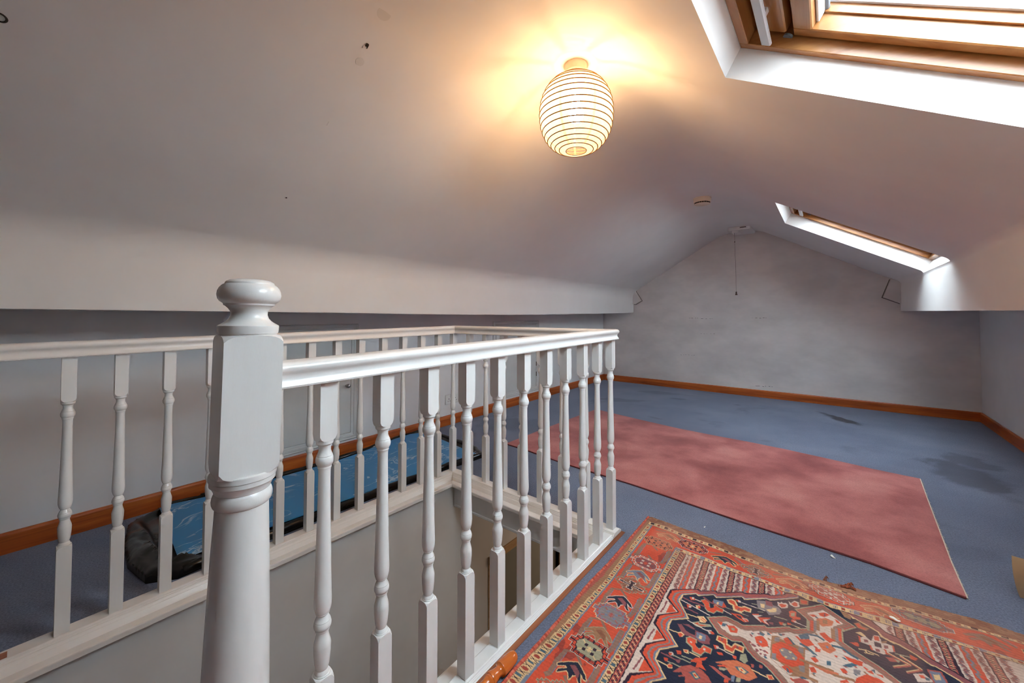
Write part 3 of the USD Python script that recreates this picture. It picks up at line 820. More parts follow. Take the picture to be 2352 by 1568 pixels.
rr_ = group_at('red_rug', label='plain faded red rug lying on the blue carpet in mid room', category='rug')
mesh_at('pile', soft_slab(RED, .0005, .0075, .05, .004, 3), M_RED, rr_, smooth=30)
M_BIND = paint('cream_binding', lin(206, 188, 168), lin(224, 208, 190), rough=.9, scale=60.)
M_REDEDGE = plain('dark_red_edge', lin(96, 40, 44), rough=.95)


def edge_threads(pts, n, ln, wd, z, seed, mat, parent, name, lean=.5, stuff=True):
    """Loose ends standing out from an edge: flat little strips, joined into one part."""
    g = np.random.default_rng(seed)
    P = np.array(pts, float)
    d = np.r_[0, np.cumsum(np.hypot(*np.diff(P, axis=0).T))]
    V, F = [], []
    for i in range(n):
        s = (i + g.uniform(0, 1)) / n * d[-1]
        k = min(np.searchsorted(d, s, 'right') - 1, len(P) - 2)
        t = (P[k + 1] - P[k]) / np.linalg.norm(P[k + 1] - P[k])
        o = P[k] + t * (s - d[k])
        nn = np.array([t[1], -t[0]])
        q = nn + t * g.normal(0, lean)
        q /= np.linalg.norm(q)
        l_, w_ = ln * g.uniform(.4, 1.3), wd * g.uniform(.7, 1.3)
        c = np.array([-q[1], q[0]])
        b0, zt = len(V), z * g.uniform(.5, 1.0)
        for f_, ww, zz_ in ((-.35, 1., zt), (.45, .8, zt * .7 + .001), (1., .35, .0012)):
            for sd in (-1, 1):
                V.append((*(o + q * l_ * f_ + c * sd * w_ * ww), zz_))
        V += [(V[b0 + j][0], V[b0 + j][1], max(V[b0 + j][2] - .0012, .0002)) for j in range(6)]
        for a, b, c_, d_ in ((0, 1, 3, 2), (2, 3, 5, 4), (6, 8, 9, 7), (8, 10, 11, 9), (0, 2, 8, 6), (2, 4, 10, 8), (1, 7, 9, 3), (3, 9, 11, 5), (4, 5, 11, 10)):
            F += [(b0 + a, b0 + b, b0 + c_), (b0 + a, b0 + c_, b0 + d_)]
    m = trimesh.Trimesh(np.array(V), np.array(F), process=False)
    return mesh_at(name, m, mat, parent, smooth=False, kind='stuff' if stuff else None)


mesh_at('cream_edge', tube([(x + .002, y, .0050) for x, y in RED[6:11]], .0034, 6), M_BIND, rr_, smooth=True)
mesh_at('dark_edge', tube([(x, y - .0015, .0035) for x, y in RED[0:7]], .0034, 6), M_REDEDGE, rr_, smooth=True)
edge_threads(RED[6:11], 190, .010, .0016, .006, 5, M_BIND, rr_, 'loose_threads')
edge_threads(RED[10:16], 150, .006, .0014, .006, 6, M_BIND, rr_, 'loose_threads')

# ------------------------------------------------------------------ patterned rug: a woven colour for every knot
RUG_HEXO=[[235,898],[239,860],[290,818],[237,776],[242,737],[285,691],[236,647],[235,604],[286,553],[234,507],[235,459],[317,394],[322,404],[370,367],[376,375],[447,316],[453,322],[521,273],[528,278],[565,249],[568,233],[608,214],[635,235],[672,223],[699,230],[735,223],[770,218],[800,215],[834,253],[855,257],[880,269],[925,304],[972,327]]
RUG_HEXI=[[292,878],[299,849],[328,817],[285,772],[285,737],[325,693],[283,647],[280,601],[325,562],[279,498],[282,460],[316,430],[324,436],[367,397],[376,408],[449,349],[457,360],[518,309],[530,309],[609,239],[608,214],[608,214],[635,235],[672,223],[699,230],[735,223],[766,247],[812,269],[818,288],[845,299],[855,296],[888,312],[919,338],[928,335],[966,356]]
RUG_MED=[[368,520],[419,478],[458,482],[469,486],[525,445],[533,450],[589,404],[596,409],[634,380],[634,338],[599,306],[672,229],[681,230],[762,285],[724,334],[726,381],[762,405],[801,424],[843,456],[884,504],[635,704],[578,649],[556,627],[534,610],[519,610],[490,585],[475,563],[452,577],[427,572],[413,572]]
RUG_ST=[['I',[219,207,236,454]],['R',[246,210,254,437]],['I',[270,211,278,418]],['K',[293,212,302,399]],['I',[319,215,324,398]],['R',[342,216,347,379]],['I',[366,217,370,367]],['K',[389,218,396,352]],['I',[411,219,417,337]],['R',[436,232,442,319]],['I',[462,223,466,308]],['K',[487,222,490,293]],['I',[509,224,513,278]],['R',[534,221,538,269]],['E',[564,231,563,250]]]
RUG_ST2=[['I',[834,223,835,261]],['K',[855,213,855,257]],['I',[878,210,883,268]],['R',[901,205,906,282]],['I',[926,198,932,297]],['K',[953,194,956,312]],['I',[975,194,985,334]],['R',[998,193,1006,338]],['I',[1025,188,1035,317]],['K',[1048,186,1056,302]],['I',[1076,187,1081,284]],['R',[1103,184,1104,267]]]
RUG_A=[['P','I',[235,652,252,663,255,699,251,723,234,729]],['P','R',[253,666,282,688,256,713]],['P','I',[235,775,257,784,258,839,238,856]],['P','R',[258,789,288,817,258,840]],['P','I',[236,513,254,528,255,583,235,597]],['P','R',[256,534,283,555,254,581]],['L','M',5,[246,671,243,695,242,717]],['L','M',5,[250,792,247,820,244,841]],['L','M',5,[242,525,243,558,240,586]],['P','O',[335,452,349,433,365,447,368,462,376,462,379,443,394,449,410,450,408,473,391,475,385,492,366,495,355,483,350,466]],['P','R',[337,452,350,439,363,450,365,466,377,468,380,448,395,452,407,454,406,469,390,470,383,489,367,490,357,480,351,465]],['P','N',[363,447,376,445,380,463,370,472]],['P','R',[370,432,401,414,414,433,406,444,374,446]],['P','B',[371,420,401,411,401,440,373,441]],['P','C',[382,427,390,425,390,438,383,440]],['L','M',8,[342,431,362,442,377,443]],['L','M',6,[280,474,307,478,353,475]],['P','C',[408,394,422,379,433,381,440,395,448,402,464,390,483,392,483,413,464,418,458,433,434,435,428,413,416,411]],['P','R',[414,394,422,386,431,388,438,404,451,408,465,397,479,398,478,410,463,412,457,425,438,426,433,407,417,402]],['P','N',[439,390,452,384,457,400,444,405]],['P','M',[444,416,451,413,452,425,445,429]],['L','I',3,[311,459,338,459]],['L','I',3,[447,380,485,377,521,375]],['L','I',4,[282,490,329,499,375,508]],['L','O',3,[411,437,479,434]],['L','I',4,[408,456,432,461]],['P','R',[300,459,314,451,321,462,309,472]],['P','I',[308,453,315,452,315,462,310,464]],['P','R',[301,501,314,496,319,505,308,515]],['P','I',[309,503,317,499,318,508,312,512]],['P','C',[327,488,338,480,344,491,335,501]],['P','R',[333,487,343,484,343,495,337,496]],['P','R',[432,377,444,371,449,381,440,385]],['P','I',[440,374,450,372,449,382,442,383]],['L','M',6,[287,519,313,520,341,522]],['P','G',[492,336,536,314,539,329,558,330,565,347,560,365,532,389,521,371,500,376]],['P','M',[517,318,536,314,540,339,520,342]],['P','C',[504,346,518,340,518,362,508,366]],['P','C',[523,367,539,351,540,343,552,338,552,358,533,374]],['L','O',3,[479,364,495,359]],['L','O',3,[498,377,511,373]],['L','O',3,[502,393,516,386]],['L','O',4,[548,384,581,378]],['P','I',[550,299,558,304,562,293,568,298,574,290,581,295,580,316,564,329,554,322]],['P','R',[555,311,564,303,577,301,575,314,563,325]],['P','I',[581,273,589,281,598,260,611,262,613,287,600,298,586,293]],['P','R',[590,284,599,267,608,271,608,286,598,293]],['P','T',[612,241,637,233,637,259,614,270]],['P','R',[615,246,634,238,633,256,617,263]],['P','R',[585,330,593,320,606,320,606,344,617,340,616,352,599,363,588,356]],['P','O',[591,335,601,327,602,345,592,352]],['P','R',[429,454,455,443,472,453,483,459,471,472,451,465]],['P','N',[443,453,458,449,463,460,454,461]],['P','I',[463,456,477,449,482,456,474,467]],['P','R',[468,456,480,453,479,462,472,463]],['P','R',[485,417,506,402,504,416,520,432,514,441,496,427]],['P','I',[489,420,516,402,503,421,517,440,500,430]],['P','R',[506,420,540,397,525,421,539,438,519,436]],['P','I',[518,423,539,404,525,425,538,440,524,432]],['P','M',[534,422,547,416,546,430,537,430]],['L','I',3,[602,372,634,375]],['L','C',3,[589,392,617,393]],['P','R',[593,367,605,362,604,375,594,378]],['P','I',[598,370,607,367,604,378]],['P','R',[561,402,573,397,572,411,564,414]],['P','O',[571,402,582,397,579,410,571,412]],['P','R',[583,390,594,387,592,396,584,399]],['P','C',[344,534,361,523,373,535,371,549,357,556]],['L','R',3,[357,533,371,540]],['L','R',3,[356,541,368,547]],['L','C',4,[309,545,349,539]],['P','O',[335,572,354,552,356,562,384,547,391,554,359,578,348,582]],['P','R',[342,571,353,560,354,569,382,554,362,572]],['P','M',[300,606,311,599,330,618,346,622,360,621,360,635,337,636,323,638]],['P','M',[310,598,329,587,351,594,348,600,328,597]],['P','M',[352,600,384,596,396,606,399,630,383,638,370,639,357,629]],['P','B',[357,603,383,600,386,626,372,633,360,626]],['P','C',[367,611,374,611,375,625,368,626]],['P','O',[335,645,344,633,364,632,369,656,377,662,384,642,408,641,410,665,393,667,387,688,363,690,358,673,340,665]],['P','R',[339,645,345,638,362,638,367,660,378,667,386,646,406,646,407,662,392,663,385,683,365,684,360,669,343,660]],['P','I',[348,651,356,650,356,657,349,658]],['P','I',[388,654,394,654,393,660,388,661]],['P','N',[363,650,377,644,382,657,376,664,367,659]],['P','C',[411,579,439,573,441,593,453,598,459,577,486,578,484,603,464,602,462,622,438,623,431,605,412,601]],['P','R',[415,582,437,579,439,600,454,604,460,585,482,583,480,598,463,596,459,616,441,617,435,599,416,596]],['P','M',[423,581,430,579,430,591,424,593]],['P','M',[466,586,472,586,472,596,466,596]],['L','I',4,[323,571,357,577,389,580]],['L','C',4,[283,644,318,640]],['P','C',[311,638,318,631,329,637,325,651,316,652]],['P','R',[312,646,317,636,326,641,320,656]],['P','I',[382,576,392,569,395,584,389,589]],['P','R',[388,576,398,572,405,579,396,586]],['L','I',4,[420,627,441,628,461,629]],['P','R',[409,624,420,619,423,631,415,638]],['P','I',[416,624,424,621,424,631,419,633]],['P','I',[309,726,319,722,322,732,315,739]],['P','R',[307,731,316,726,317,735,312,737]],['P','R',[324,710,337,703,339,716,330,721]],['P','C',[339,694,352,687,358,701,345,704]],['P','R',[342,695,351,691,351,699,345,700]],['P','R',[300,755,312,750,313,763,307,765]],['P','C',[315,774,320,765,329,764,331,777,320,782]],['P','R',[317,771,328,764,330,775,321,779]],['P','M',[332,741,342,734,344,747,336,750]],['P','R',[421,645,434,639,439,646,428,652]],['P','R',[461,630,471,626,471,640,463,640]],['L','M',5,[291,743,315,742,338,744]],['L','O',4,[322,732,367,728]],['L','C',4,[359,694,384,694]],['L','O',4,[315,761,347,758]],['L','C',4,[291,775,317,775]],['L','O',4,[343,719,371,715]],['P','R',[377,702,391,692,404,678,400,694,393,702,395,713,409,729,392,730,383,736,383,717,366,724]],['P','S',[335,786,350,754,369,736,400,733,419,746,429,759,371,802,367,781,350,793,357,774]],['P','E',[372,762,383,747,403,762,392,775]],['P','C',[380,759,385,753,398,763,391,769]],['P','R',[383,760,387,756,393,763,390,766]],['P','N',[338,790,355,773,360,779,343,794]],['P','U',[423,686,448,660,471,642,504,639,527,666,509,693,487,698,468,702,445,680]],['P','E',[471,666,487,656,507,663,498,678,481,675]],['P','C',[479,664,487,659,501,666,496,675,484,672]],['P','R',[485,666,489,663,493,669,489,672]],['P','O',[436,697,459,685,448,701,438,703]],['P','R',[430,693,449,676,455,680,437,693]],['P','O',[478,613,491,600,499,624,493,640,480,634]],['P','S',[413,706,425,702,450,712,471,716,464,727,438,718]],['P','B',[468,705,477,696,478,719,471,724]],['P','O',[481,701,490,697,491,711,482,717]],['P','R',[455,725,466,722,466,731,456,738]],['L','C',4,[512,650,530,650,547,652]],['P','C',[545,643,558,635,565,647,552,657]],['P','R',[548,644,558,639,563,648,554,653]],['P','S',[527,618,536,616,534,628,528,630]],['P','S',[507,630,516,625,514,640,510,641]]]
RUG_N=[['P','T',[723,228,739,220,754,233,748,255,733,253]],['P','C',[750,229,764,225,768,239,753,247]],['P','T',[755,267,771,252,777,268,793,267,785,284,764,285]],['P','R',[759,267,768,259,773,273,786,273,781,282,766,280]],['P','C',[758,312,770,300,782,310,778,319]],['P','I',[765,332,779,312,793,326,801,293,815,286,817,312,825,312,845,311,846,335,831,346,817,367,805,367,789,365,788,348,766,349]],['P','R',[802,295,814,290,814,311,802,315]],['P','R',[762,324,766,323,767,348,763,349]],['P','M',[776,329,786,326,784,339,775,343]],['P','N',[798,323,815,320,814,341,799,343]],['P','M',[822,323,831,319,830,332,822,338]],['P','M',[799,354,809,350,809,362,800,366]],['L','R',5,[822,343,824,359]],['P','R',[841,309,846,309,846,335,840,337]],['L','R',5,[788,348,791,366]],['P','R',[740,370,759,356,762,373,754,376]],['P','T',[816,310,831,296,829,309,818,317]],['L','C',4,[760,384,779,377]],['L','C',4,[773,379,779,389]],['L','C',4,[782,378,803,380]],['L','C',4,[772,391,792,385]],['L','C',5,[829,352,849,360,872,368]],['L','C',5,[855,344,876,356,895,369]],['L','C',5,[872,368,834,402]],['L','C',5,[895,369,861,403]],['L','S',5,[828,357,849,364,871,373]],['L','S',5,[855,349,875,361,894,374]],['L','S',5,[871,373,834,406]],['L','S',5,[894,374,861,407]],['P','S',[819,375,839,364,845,377,828,387]],['P','O',[838,367,852,366,846,379]],['P','R',[878,322,893,328,887,341,876,340]],['L','O',4,[844,343,876,334]],['P','I',[873,401,897,383,915,402,878,428]],['P','R',[885,396,895,391,898,401,887,407]],['P','E',[897,395,907,394,905,405,896,407]],['P','S',[907,359,938,346,944,384,911,408]],['P','B',[911,363,934,353,940,387,915,406]],['P','C',[917,372,931,363,931,382,918,392]]]
RUG_B=[['P','T',[546,480,559,472,641,472,642,585,599,609,549,575]],['P','I',[566,476,609,451,631,473,617,478]],['P','I',[554,576,572,574,604,597,597,607]],['P','I',[631,482,641,480,641,526,632,525]],['P','R',[505,517,513,505,524,498,538,514,542,531,527,545,512,539]],['P','B',[517,524,526,520,526,532,519,532]],['P','I',[520,526,524,525,523,530,521,530]],['P','E',[514,482,522,487,530,484,526,497,516,498]],['P','E',[534,474,541,473,545,480,536,483]],['P','E',[561,459,576,451,570,465]],['P','E',[493,503,503,503,497,512]],['P','R',[399,520,415,512,417,527,410,529]],['P','E',[414,517,427,513,425,527,416,532]],['P','R',[429,518,447,507,460,517,459,533,442,542]],['P','O',[441,522,451,518,450,528,444,530]],['P','R',[550,517,571,489,609,491,629,519,628,549,600,574,572,572,553,552]],['P','G',[568,527,578,512,598,510,614,528,610,542,588,553,575,542]],['P','C',[573,522,580,518,580,525,573,527]],['P','C',[592,516,599,513,599,519,593,522]],['P','C',[582,543,589,540,589,546,583,549]],['P','C',[601,535,608,531,608,538,602,540]],['P','G',[555,481,567,472,566,493,556,499]],['P','G',[552,552,564,547,564,576,554,574]],['P','G',[615,479,628,481,627,502,616,502]],['P','G',[617,555,631,547,630,574,619,575]],['P','R',[576,471,589,455,604,475,587,492]],['P','E',[586,458,591,458,608,477,602,481]],['P','R',[577,590,588,575,606,588,598,600]],['P','E',[589,585,593,584,597,598,592,600]],['P','E',[613,429,637,405,641,418,641,428,619,441]],['P','R',[612,445,641,431,641,461,625,465]],['P','M',[490,546,496,540,499,546,494,551]],['P','M',[499,553,505,547,508,553,503,558]],['P','M',[504,554,510,548,513,553,508,559]],['P','M',[520,559,526,554,529,559,524,564]],['P','M',[530,558,536,552,539,557,534,563]],['P','M',[522,575,527,570,530,575,525,580]],['P','M',[533,573,539,567,542,572,537,577]],['P','M',[511,572,517,566,520,571,515,576]],['P','M',[509,496,515,490,518,495,513,501]],['P','M',[571,454,577,448,580,453,574,459]],['P','S',[603,617,624,598,642,599,642,606,611,628]],['P','E',[619,598,633,586,639,592,625,601]],['P','R',[664,282,681,267,696,269,680,293,668,293]],['P','M',[679,271,683,269,684,288,679,292]],['P','U',[658,317,683,294,704,298,699,323,674,344,661,335]],['P','T',[675,309,687,303,686,324,674,329]],['P','R',[639,310,650,299,661,301,650,313]],['P','R',[706,282,716,285,722,298,712,298]],['P','O',[635,341,642,339,642,388,635,389]],['P','R',[643,335,651,333,651,382,643,383]],['P','G',[651,329,659,327,659,376,651,377]],['P','T',[659,323,667,321,667,370,659,371]],['P','T',[696,336,705,335,704,395,695,396]],['P','G',[706,329,714,330,712,390,705,389]],['P','R',[714,323,722,323,720,384,712,383]],['P','O',[723,316,730,318,727,378,721,377]],['P','R',[665,382,679,368,690,383,706,387,690,409,677,398]],['P','U',[660,431,685,409,706,428,690,455,673,453]],['P','B',[679,429,688,426,685,439]],['P','E',[619,422,637,402,641,421,620,444]],['P','R',[620,444,640,428,654,446,639,461]],['L','E',8,[641,406,661,398,676,406]],['P','R',[722,440,733,440,765,434,762,454,752,458,732,454]],['P','E',[715,484,738,458,754,455,734,479]],['L','E',9,[697,416,720,409,739,424,753,429]],['L','E',9,[620,464,635,468,652,483]],['P','R',[656,456,669,453,666,467,656,471]],['P','R',[644,506,654,495,664,505,655,518]],['P','R',[711,501,720,490,728,502,717,514]],['P','R',[641,546,652,536,659,553,646,561]],['P','R',[709,546,724,532,730,538,710,553]],['P','R',[699,455,709,451,705,462]],['P','E',[646,498,655,489,658,495]],['P','E',[713,493,721,492,726,497]],['P','E',[649,560,656,557,652,567]],['P','E',[680,491,691,486,690,504,681,508]],['L','T',10,[621,531,644,527,694,522]],['P','U',[634,530,667,529,708,520,704,535,679,539]],['L','T',9,[622,586,659,586]],['L','T',9,[696,535,739,523]],['P','R',[745,510,768,480,796,477,807,484,741,532]],['P','R',[768,467,783,455,785,470]],['P','E',[780,455,789,445,790,462]],['P','R',[789,463,804,457,805,467]],['P','G',[742,479,757,474,754,493,742,499]]]
RUG_BIRD=[-46,4,-23,-17,0,-31,14,-23,35,-7,46,7,38,7,22,-6,33,16,41,26,34,26,16,6,8,13,5,31,-5,14,-14,10,-34,29,-35,18,-15,2,-24,-2,-42,10]

PAL = {'R': (200, 78, 52), 'S': (166, 82, 72), 'M': (134, 76, 78), 'N': (34, 38, 56), 'K': (48, 30, 46), 'C': (210, 176, 130), 'I': (200, 180, 166), 'G': (128, 118, 118), 'B': (112, 120, 138), 'T': (150, 108, 80),
       'W': (134, 86, 64), 'E': (72, 96, 110), 'O': (152, 146, 120), 'U': (192, 106, 74), 'V': (136, 104, 90), 'Q': (152, 62, 50)}
PAL = {k: np.array(lin(*c)) for k, c in PAL.items()}
A0, EU, EV = np.array([-.714, 1.904]), np.array([.99954, .0305]), np.array([.0264, -.99965])
RW, RH = 1.360, 2.080
us = np.arange(0, RW * 1000 + 1, 2.0)
vs_f = np.arange(0, 1100, 2.0)
vs_c = np.arange(1100, RH * 1000 + 1, 7.0)


def fill(poly, U, Vv):
    """Mask of the grid points U x Vv (mm) inside a polygon."""
    P = np.asarray(poly, float).reshape(-1, 2)
    i0, i1 = np.searchsorted(U, [P[:, 0].min(), P[:, 0].max()])
    j0, j1 = np.searchsorted(Vv, [P[:, 1].min(), P[:, 1].max()])
    X, Y = U[None, i0:i1], Vv[j0:j1, None]
    ins = np.zeros((j1 - j0, i1 - i0), bool)
    for (xa, ya), (xb, yb) in zip(P, np.roll(P, -1, 0)):
        if ya != yb:
            ins ^= ((ya > Y) != (yb > Y)) & (X < (xb - xa) * (Y - ya) / (yb - ya) + xa)
    return slice(j0, j1), slice(i0, i1), ins


def stroke(pts, w):
    """A polyline of width w as polygons."""
    P = np.asarray(pts, float).reshape(-1, 2)
    for a, b in zip(P[:-1], P[1:]):
        d = (b - a) / max(np.linalg.norm(b - a), 1e-6)
        n = np.array([-d[1], d[0]]) * w / 2
        yield [a + n - d * w * .3, b + n + d * w * .3, b - n + d * w * .3, a - n - d * w * .3]


def weave(U, Vv):
    from scipy import ndimage
    H, W = len(Vv), len(U)
    col = np.zeros((H, W, 3))
    X, Y = np.meshgrid(U, Vv)
    nz = lambda s, sd: meshkit.noise(np.stack([X / s, Y / s, 0 * X], -1), sd) - .5
    jag = 3.2 * nz(7., 21) + 2.2 * nz(3.1, 22)
    col[:] = PAL['R']

    def put(mask, c):
        col[mask] = PAL[c]

    def poly(c, pts, on=None):
        sj, si, m = fill(pts, U, Vv)
        if on is not None:
            m = m & on[sj, si]
        col[sj, si][m] = PAL[c]

    def draw(items, on=None):
        for it in items:
            if it[0] == 'P':
                poly(it[1], it[2], on)
            else:
                for q in stroke(it[3], it[2]):
                    poly(it[1], q, on)
    # distances from the rug's own edges, with the lines' wander
    b1 = np.interp(U, [0, 30, 90, 150, 220, 290, 350, 410, 450, 520, 570, 624, 672, 722, 768, 817, 860, 917, 972, 1074, 1163, 1360], [44, 44, 38, 52, 63, 65, 78, 89, 84, 106, 104, 108, 97, 102, 102, 95, 88, 74, 72, 70, 65, 62])
    b2 = np.interp(U, [0, 48, 124, 175, 246, 314, 367, 410, 438, 496, 554, 604, 654, 700, 855, 907, 1146, 1360], [64, 66, 71, 78, 85, 91, 96, 105, 106, 112, 120, 126, 122, 120, 106, 92, 76, 74])
    b3 = np.interp(U, [0, 176, 242, 300, 353, 408, 444, 504, 556, 596, 625, 671, 700, 744, 788, 834, 879, 927, 991, 1039, 1135, 1360], [178, 179, 182, 185, 194, 196, 196, 200, 205, 205, 201, 209, 209, 201, 191, 181, 183, 182, 175, 173, 166, 164])
    b4 = np.interp(U, [0, 200, 252, 315, 367, 415, 484, 531, 564, 606, 635, 672, 699, 735, 799, 831, 881, 924, 988, 1048, 1131, 1360], [199, 200, 206, 209, 216, 218, 217, 220, 230, 222, 232, 224, 229, 223, 216, 214, 207, 198, 190, 184, 180, 178])
    ul = np.interp(Vv, [0, 245, 445, 600, 810, 930, 1010, 1040, 1400, 2080], [0, -4, -7, -17, -16, -19, -22, -24, -15, 0])
    u1 = np.interp(Vv, [0, 540, 656, 837, 977, 1041, 1500], [20, 24, 18, 12, 3, 0, 8])
    u2 = u1 + 17.
    XM = np.minimum(X, RW * 1000 - X)                      # mirrored past the middle, for the far side border
    L1, L2 = u1[:, None], u2[:, None]
    YB_ = np.minimum(Y, RH * 1000 - Y)
    far = Y > RH * 500
    t1, t2, t3, t4 = (np.where(far, b.mean(), b[None, :]) for b in (b1, b2, b3, b4))
    Yq, Xq = YB_ + jag * .35, XM + jag * .35
    field = (Xq > 228) & (Yq > t4)
    # field ground and stripes outside the navy hexagon
    put(field, 'I')

    def stripes(st):
        for (c, q), nx in zip(st[:-1], st[1:]):
            (xt, yt, xb, yb), (xt2, yt2, xb2, yb2) = q, nx[1]
            ex, ey = (xb - xt), (yb - yt)
            P = [(xt - ex * .6, yt - ey * .6), (xb + ex * .5, yb + ey * .5), (xb2 + (xb2 - xt2) * .5, yb2 + (yb2 - yt2) * .5), (xt2 - (xb2 - xt2) * .6, yt2 - (yb2 - yt2) * .6)]
            sj, si, m = fill(P, U, Vv)
            m = m & field[sj, si]
            xx, yy = X[sj, si], Y[sj, si]
            ln = math.hypot(ex, ey)
            nx_, ny_ = -ey / ln, ex / ln
            wdt = (xt2 - xt) * nx_ + (yt2 - yt) * ny_ or 1.
            s = ((xx - xt) * nx_ + (yy - yt) * ny_) / wdt
            s = s + jag[sj, si] * .02
            al = ((xx - xt) * ex + (yy - yt) * ey) / ln
            z = np.abs((al / 17.) % 2 - 1)
            bl = (al / 8.5) % 1
            sub = col[sj, si]
            if c == 'I':
                sub[m] = PAL['I']
                sub[m & (np.abs(s - (.28 + .44 * z)) < .10)] = PAL['E']
                sub[m & (np.abs(s - (.28 + .44 * np.abs(((al + 7) / 17.) % 2 - 1))) < .11)] = PAL['M']
                sub[m & (np.abs(s - .5) < .36) & (bl < .42) & (np.abs(s - (.3 + .4 * z)) < .30)] = PAL['M']
                sub[m & (np.abs(s - .5) < .36) & (bl > .80)] = PAL['V']
            elif c == 'R':
                sub[m] = PAL['R']
                sub[m & (np.abs(s - (.34 + .32 * z)) < .12)] = PAL['V']
                sub[m & (np.abs(s - (.34 + .32 * np.abs(((al + 9) / 17.) % 2 - 1))) < .08)] = PAL['B']
            elif c == 'K':
                sub[m] = PAL['K']
                inn = m & (np.abs(s - .5) < .34)
                sub[inn] = PAL['S']
                sub[inn & (np.abs(s - (.3 + .4 * np.abs((al / 5.5) % 2 - 1))) < .13)] = PAL['K']
                sub[inn & (bl > .72) & (np.abs(s - .5) < .2)] = PAL['C']
            else:
                sub[m] = PAL['K']
            edge = m & (s < .10)
            sub[edge] = PAL['K' if c == 'K' else 'I']
            col[sj, si] = sub
    stripes(RUG_ST)
    stripes(RUG_ST2 + [['R', [1390, 300, 1400, 420]]])
    draw(RUG_A[:6] if False else [], field)
    draw([a for a in RUG_A if a[1] in 'IRM'][:0])
    white = field & (Xq < 236)
    put(white, 'I')
    draw(RUG_A[:9], field)
    # the hexagon: stepped outlines between its outer and inner contour, then navy
    tail = [(1150, 420), (1132, 459), (1075, 507), (1126, 553), (1074, 647), (1118, 737), (1070, 818), (1121, 860), (1125, 1040), (1125, 1300), (1075, 1420), (700, 1880), (640, 1880), (285, 1420), (235, 1300), (235, 1040)]
    tin = [(1110, 470), (1080, 501), (1035, 562), (1080, 601), (1033, 693), (1075, 772), (1032, 817), (1068, 878), (1080, 1040), (1085, 1290), (1035, 1400), (690, 1840), (650, 1840), (325, 1400), (278, 1290), (280, 1040)]
    mo, mi = np.zeros((H, W), bool), np.zeros((H, W), bool)
    for m_, pts in ((mo, list(RUG_HEXO) + tail), (mi, list(RUG_HEXI) + tin)):
        sj, si, m = fill([c for p_ in pts for c in p_], U, Vv)
        m_[sj, si] = m
    mo &= field
    mi &= mo
    sp_ = (Vv[1] - Vv[0], U[1] - U[0])
    do = ndimage.distance_transform_edt(mo, sp_)
    di = ndimage.distance_transform_edt(~mi, sp_)
    tt = do / np.maximum(do + di, 1e-6) + jag * .012
    band = mo & ~mi
    right = X > 690
    for lo_, hi_, c in ((-1, .17, 'K'), (.17, .40, 'R'), (.40, .54, 'G'), (.54, .73, 'R'), (.73, .85, 'B'), (.85, 2, 'C')):
        put(band & (tt >= lo_) & (tt < hi_) & ~right, c)
    for lo_, hi_, c in ((-1, .16, 'K'), (.16, .8, 'M'), (.8, 2, 'C')):
        put(band & (tt >= lo_) & (tt < hi_) & right, c)
    put(band & (X > 300) & (X < 640) & (Y < 420) & (tt > .17) & (tt < .72) & ((do + jag) % 9 < 5), 'S')
    put(band & (X > 300) & (X < 640) & (Y < 420) & (tt > .17) & (tt < .72) & ((do + jag) % 9 >= 5), 'M')
    put(mi, 'N')
    draw(RUG_A[9:], mi)
    draw(RUG_N, mi)
    # scattered small blossoms on the rest of the navy that the frame does not show
    hid = mi & (Y > 1075 - .73 * X + 60)
    put(hid & (nz(38., 41) > .16) & (nz(11., 42) > -.1), 'R')
    put(hid & (nz(30., 43) > .24), 'O')
    # the ivory medallion
    mm = np.zeros((H, W), bool)
    lowm = [(884, 504), (1010, 640), (1010, 980), (960, 1400), (700, 1700), (660, 1700), (420, 1400), (470, 1000), (560, 800), (635, 704)]
    med_pts = [p_ for p_ in RUG_MED if p_ not in ([884, 504], [635, 704])]
    k_ = RUG_MED.index([884, 504])
    med_pts = RUG_MED[:k_] + [list(p_) for p_ in lowm] + RUG_MED[k_ + 2:]
    sj, si, m = fill([c for p_ in med_pts for c in p_], U, Vv)
    mm[sj, si] = m
    mm &= mo
    dm = ndimage.distance_transform_edt(mm, sp_) + jag * .5
    put(mm, 'O')
    put(mm & (dm > 5), 'S')
    put(mm & (dm > 10), 'V')
    put(mm & (dm > 15), 'S')
    put(mm & (dm > 17), 'V')
    put(mm & (dm > 24), 'I')
    inn = mm & (dm > 23)
    hid = inn & (Y > 1075 - .73 * X + 40)
    put(hid & (nz(34., 51) > .14), 'R')
    put(hid & (nz(22., 52) > .25), 'E')
    put(hid & (nz(17., 53) > .27), 'T')
    for gx_ in range(420, 1000, 23):                      # sprigs
        for gy_ in range(300, 760, 25):
            a_, b_ = gx_ + 9 * math.sin(gx_ * 7.1 + gy_), gy_ + 9 * math.cos(gx_ + gy_ * 3.3)
            if (gx_ * 13 + gy_ * 7) % 5 < 3:
                poly('MRVEMTS'[(gx_ * 3 + gy_) % 7], [a_ - 6, b_ - 1.5, a_ - 1, b_ - 5, a_ + 6, b_ + 1, a_ + 1, b_ + 5], inn)
    draw(RUG_B, mm)

    # ---------------- borders, from the inside out
    along = np.where(Yq > np.minimum(t4, XM), Y, X)       # the run of each border
    side = (XM < 228) & (YB_ > t4 * 0 + np.minimum(t4, XM * .98 + 5))
    dark = (Xq > 202) & (Xq <= 228) & (Yq > t4)
    put(dark, 'K')
    w_ = np.abs((Y / 9.) % 2 - 1)
    put(dark & (np.abs(XM - 215) < 9.5), 'S')
    put(dark & (np.abs(XM - (209 + 12 * w_)) < 2.6), 'K')
    put(dark & (np.abs(XM - (221 - 12 * w_)) < 1.8) & ((Y % 18) < 9), 'C')
    # main red border
    red = ((Xq > L2 + 6) & (Yq > t2)) & ~((Xq > 183) & (Yq > t3))
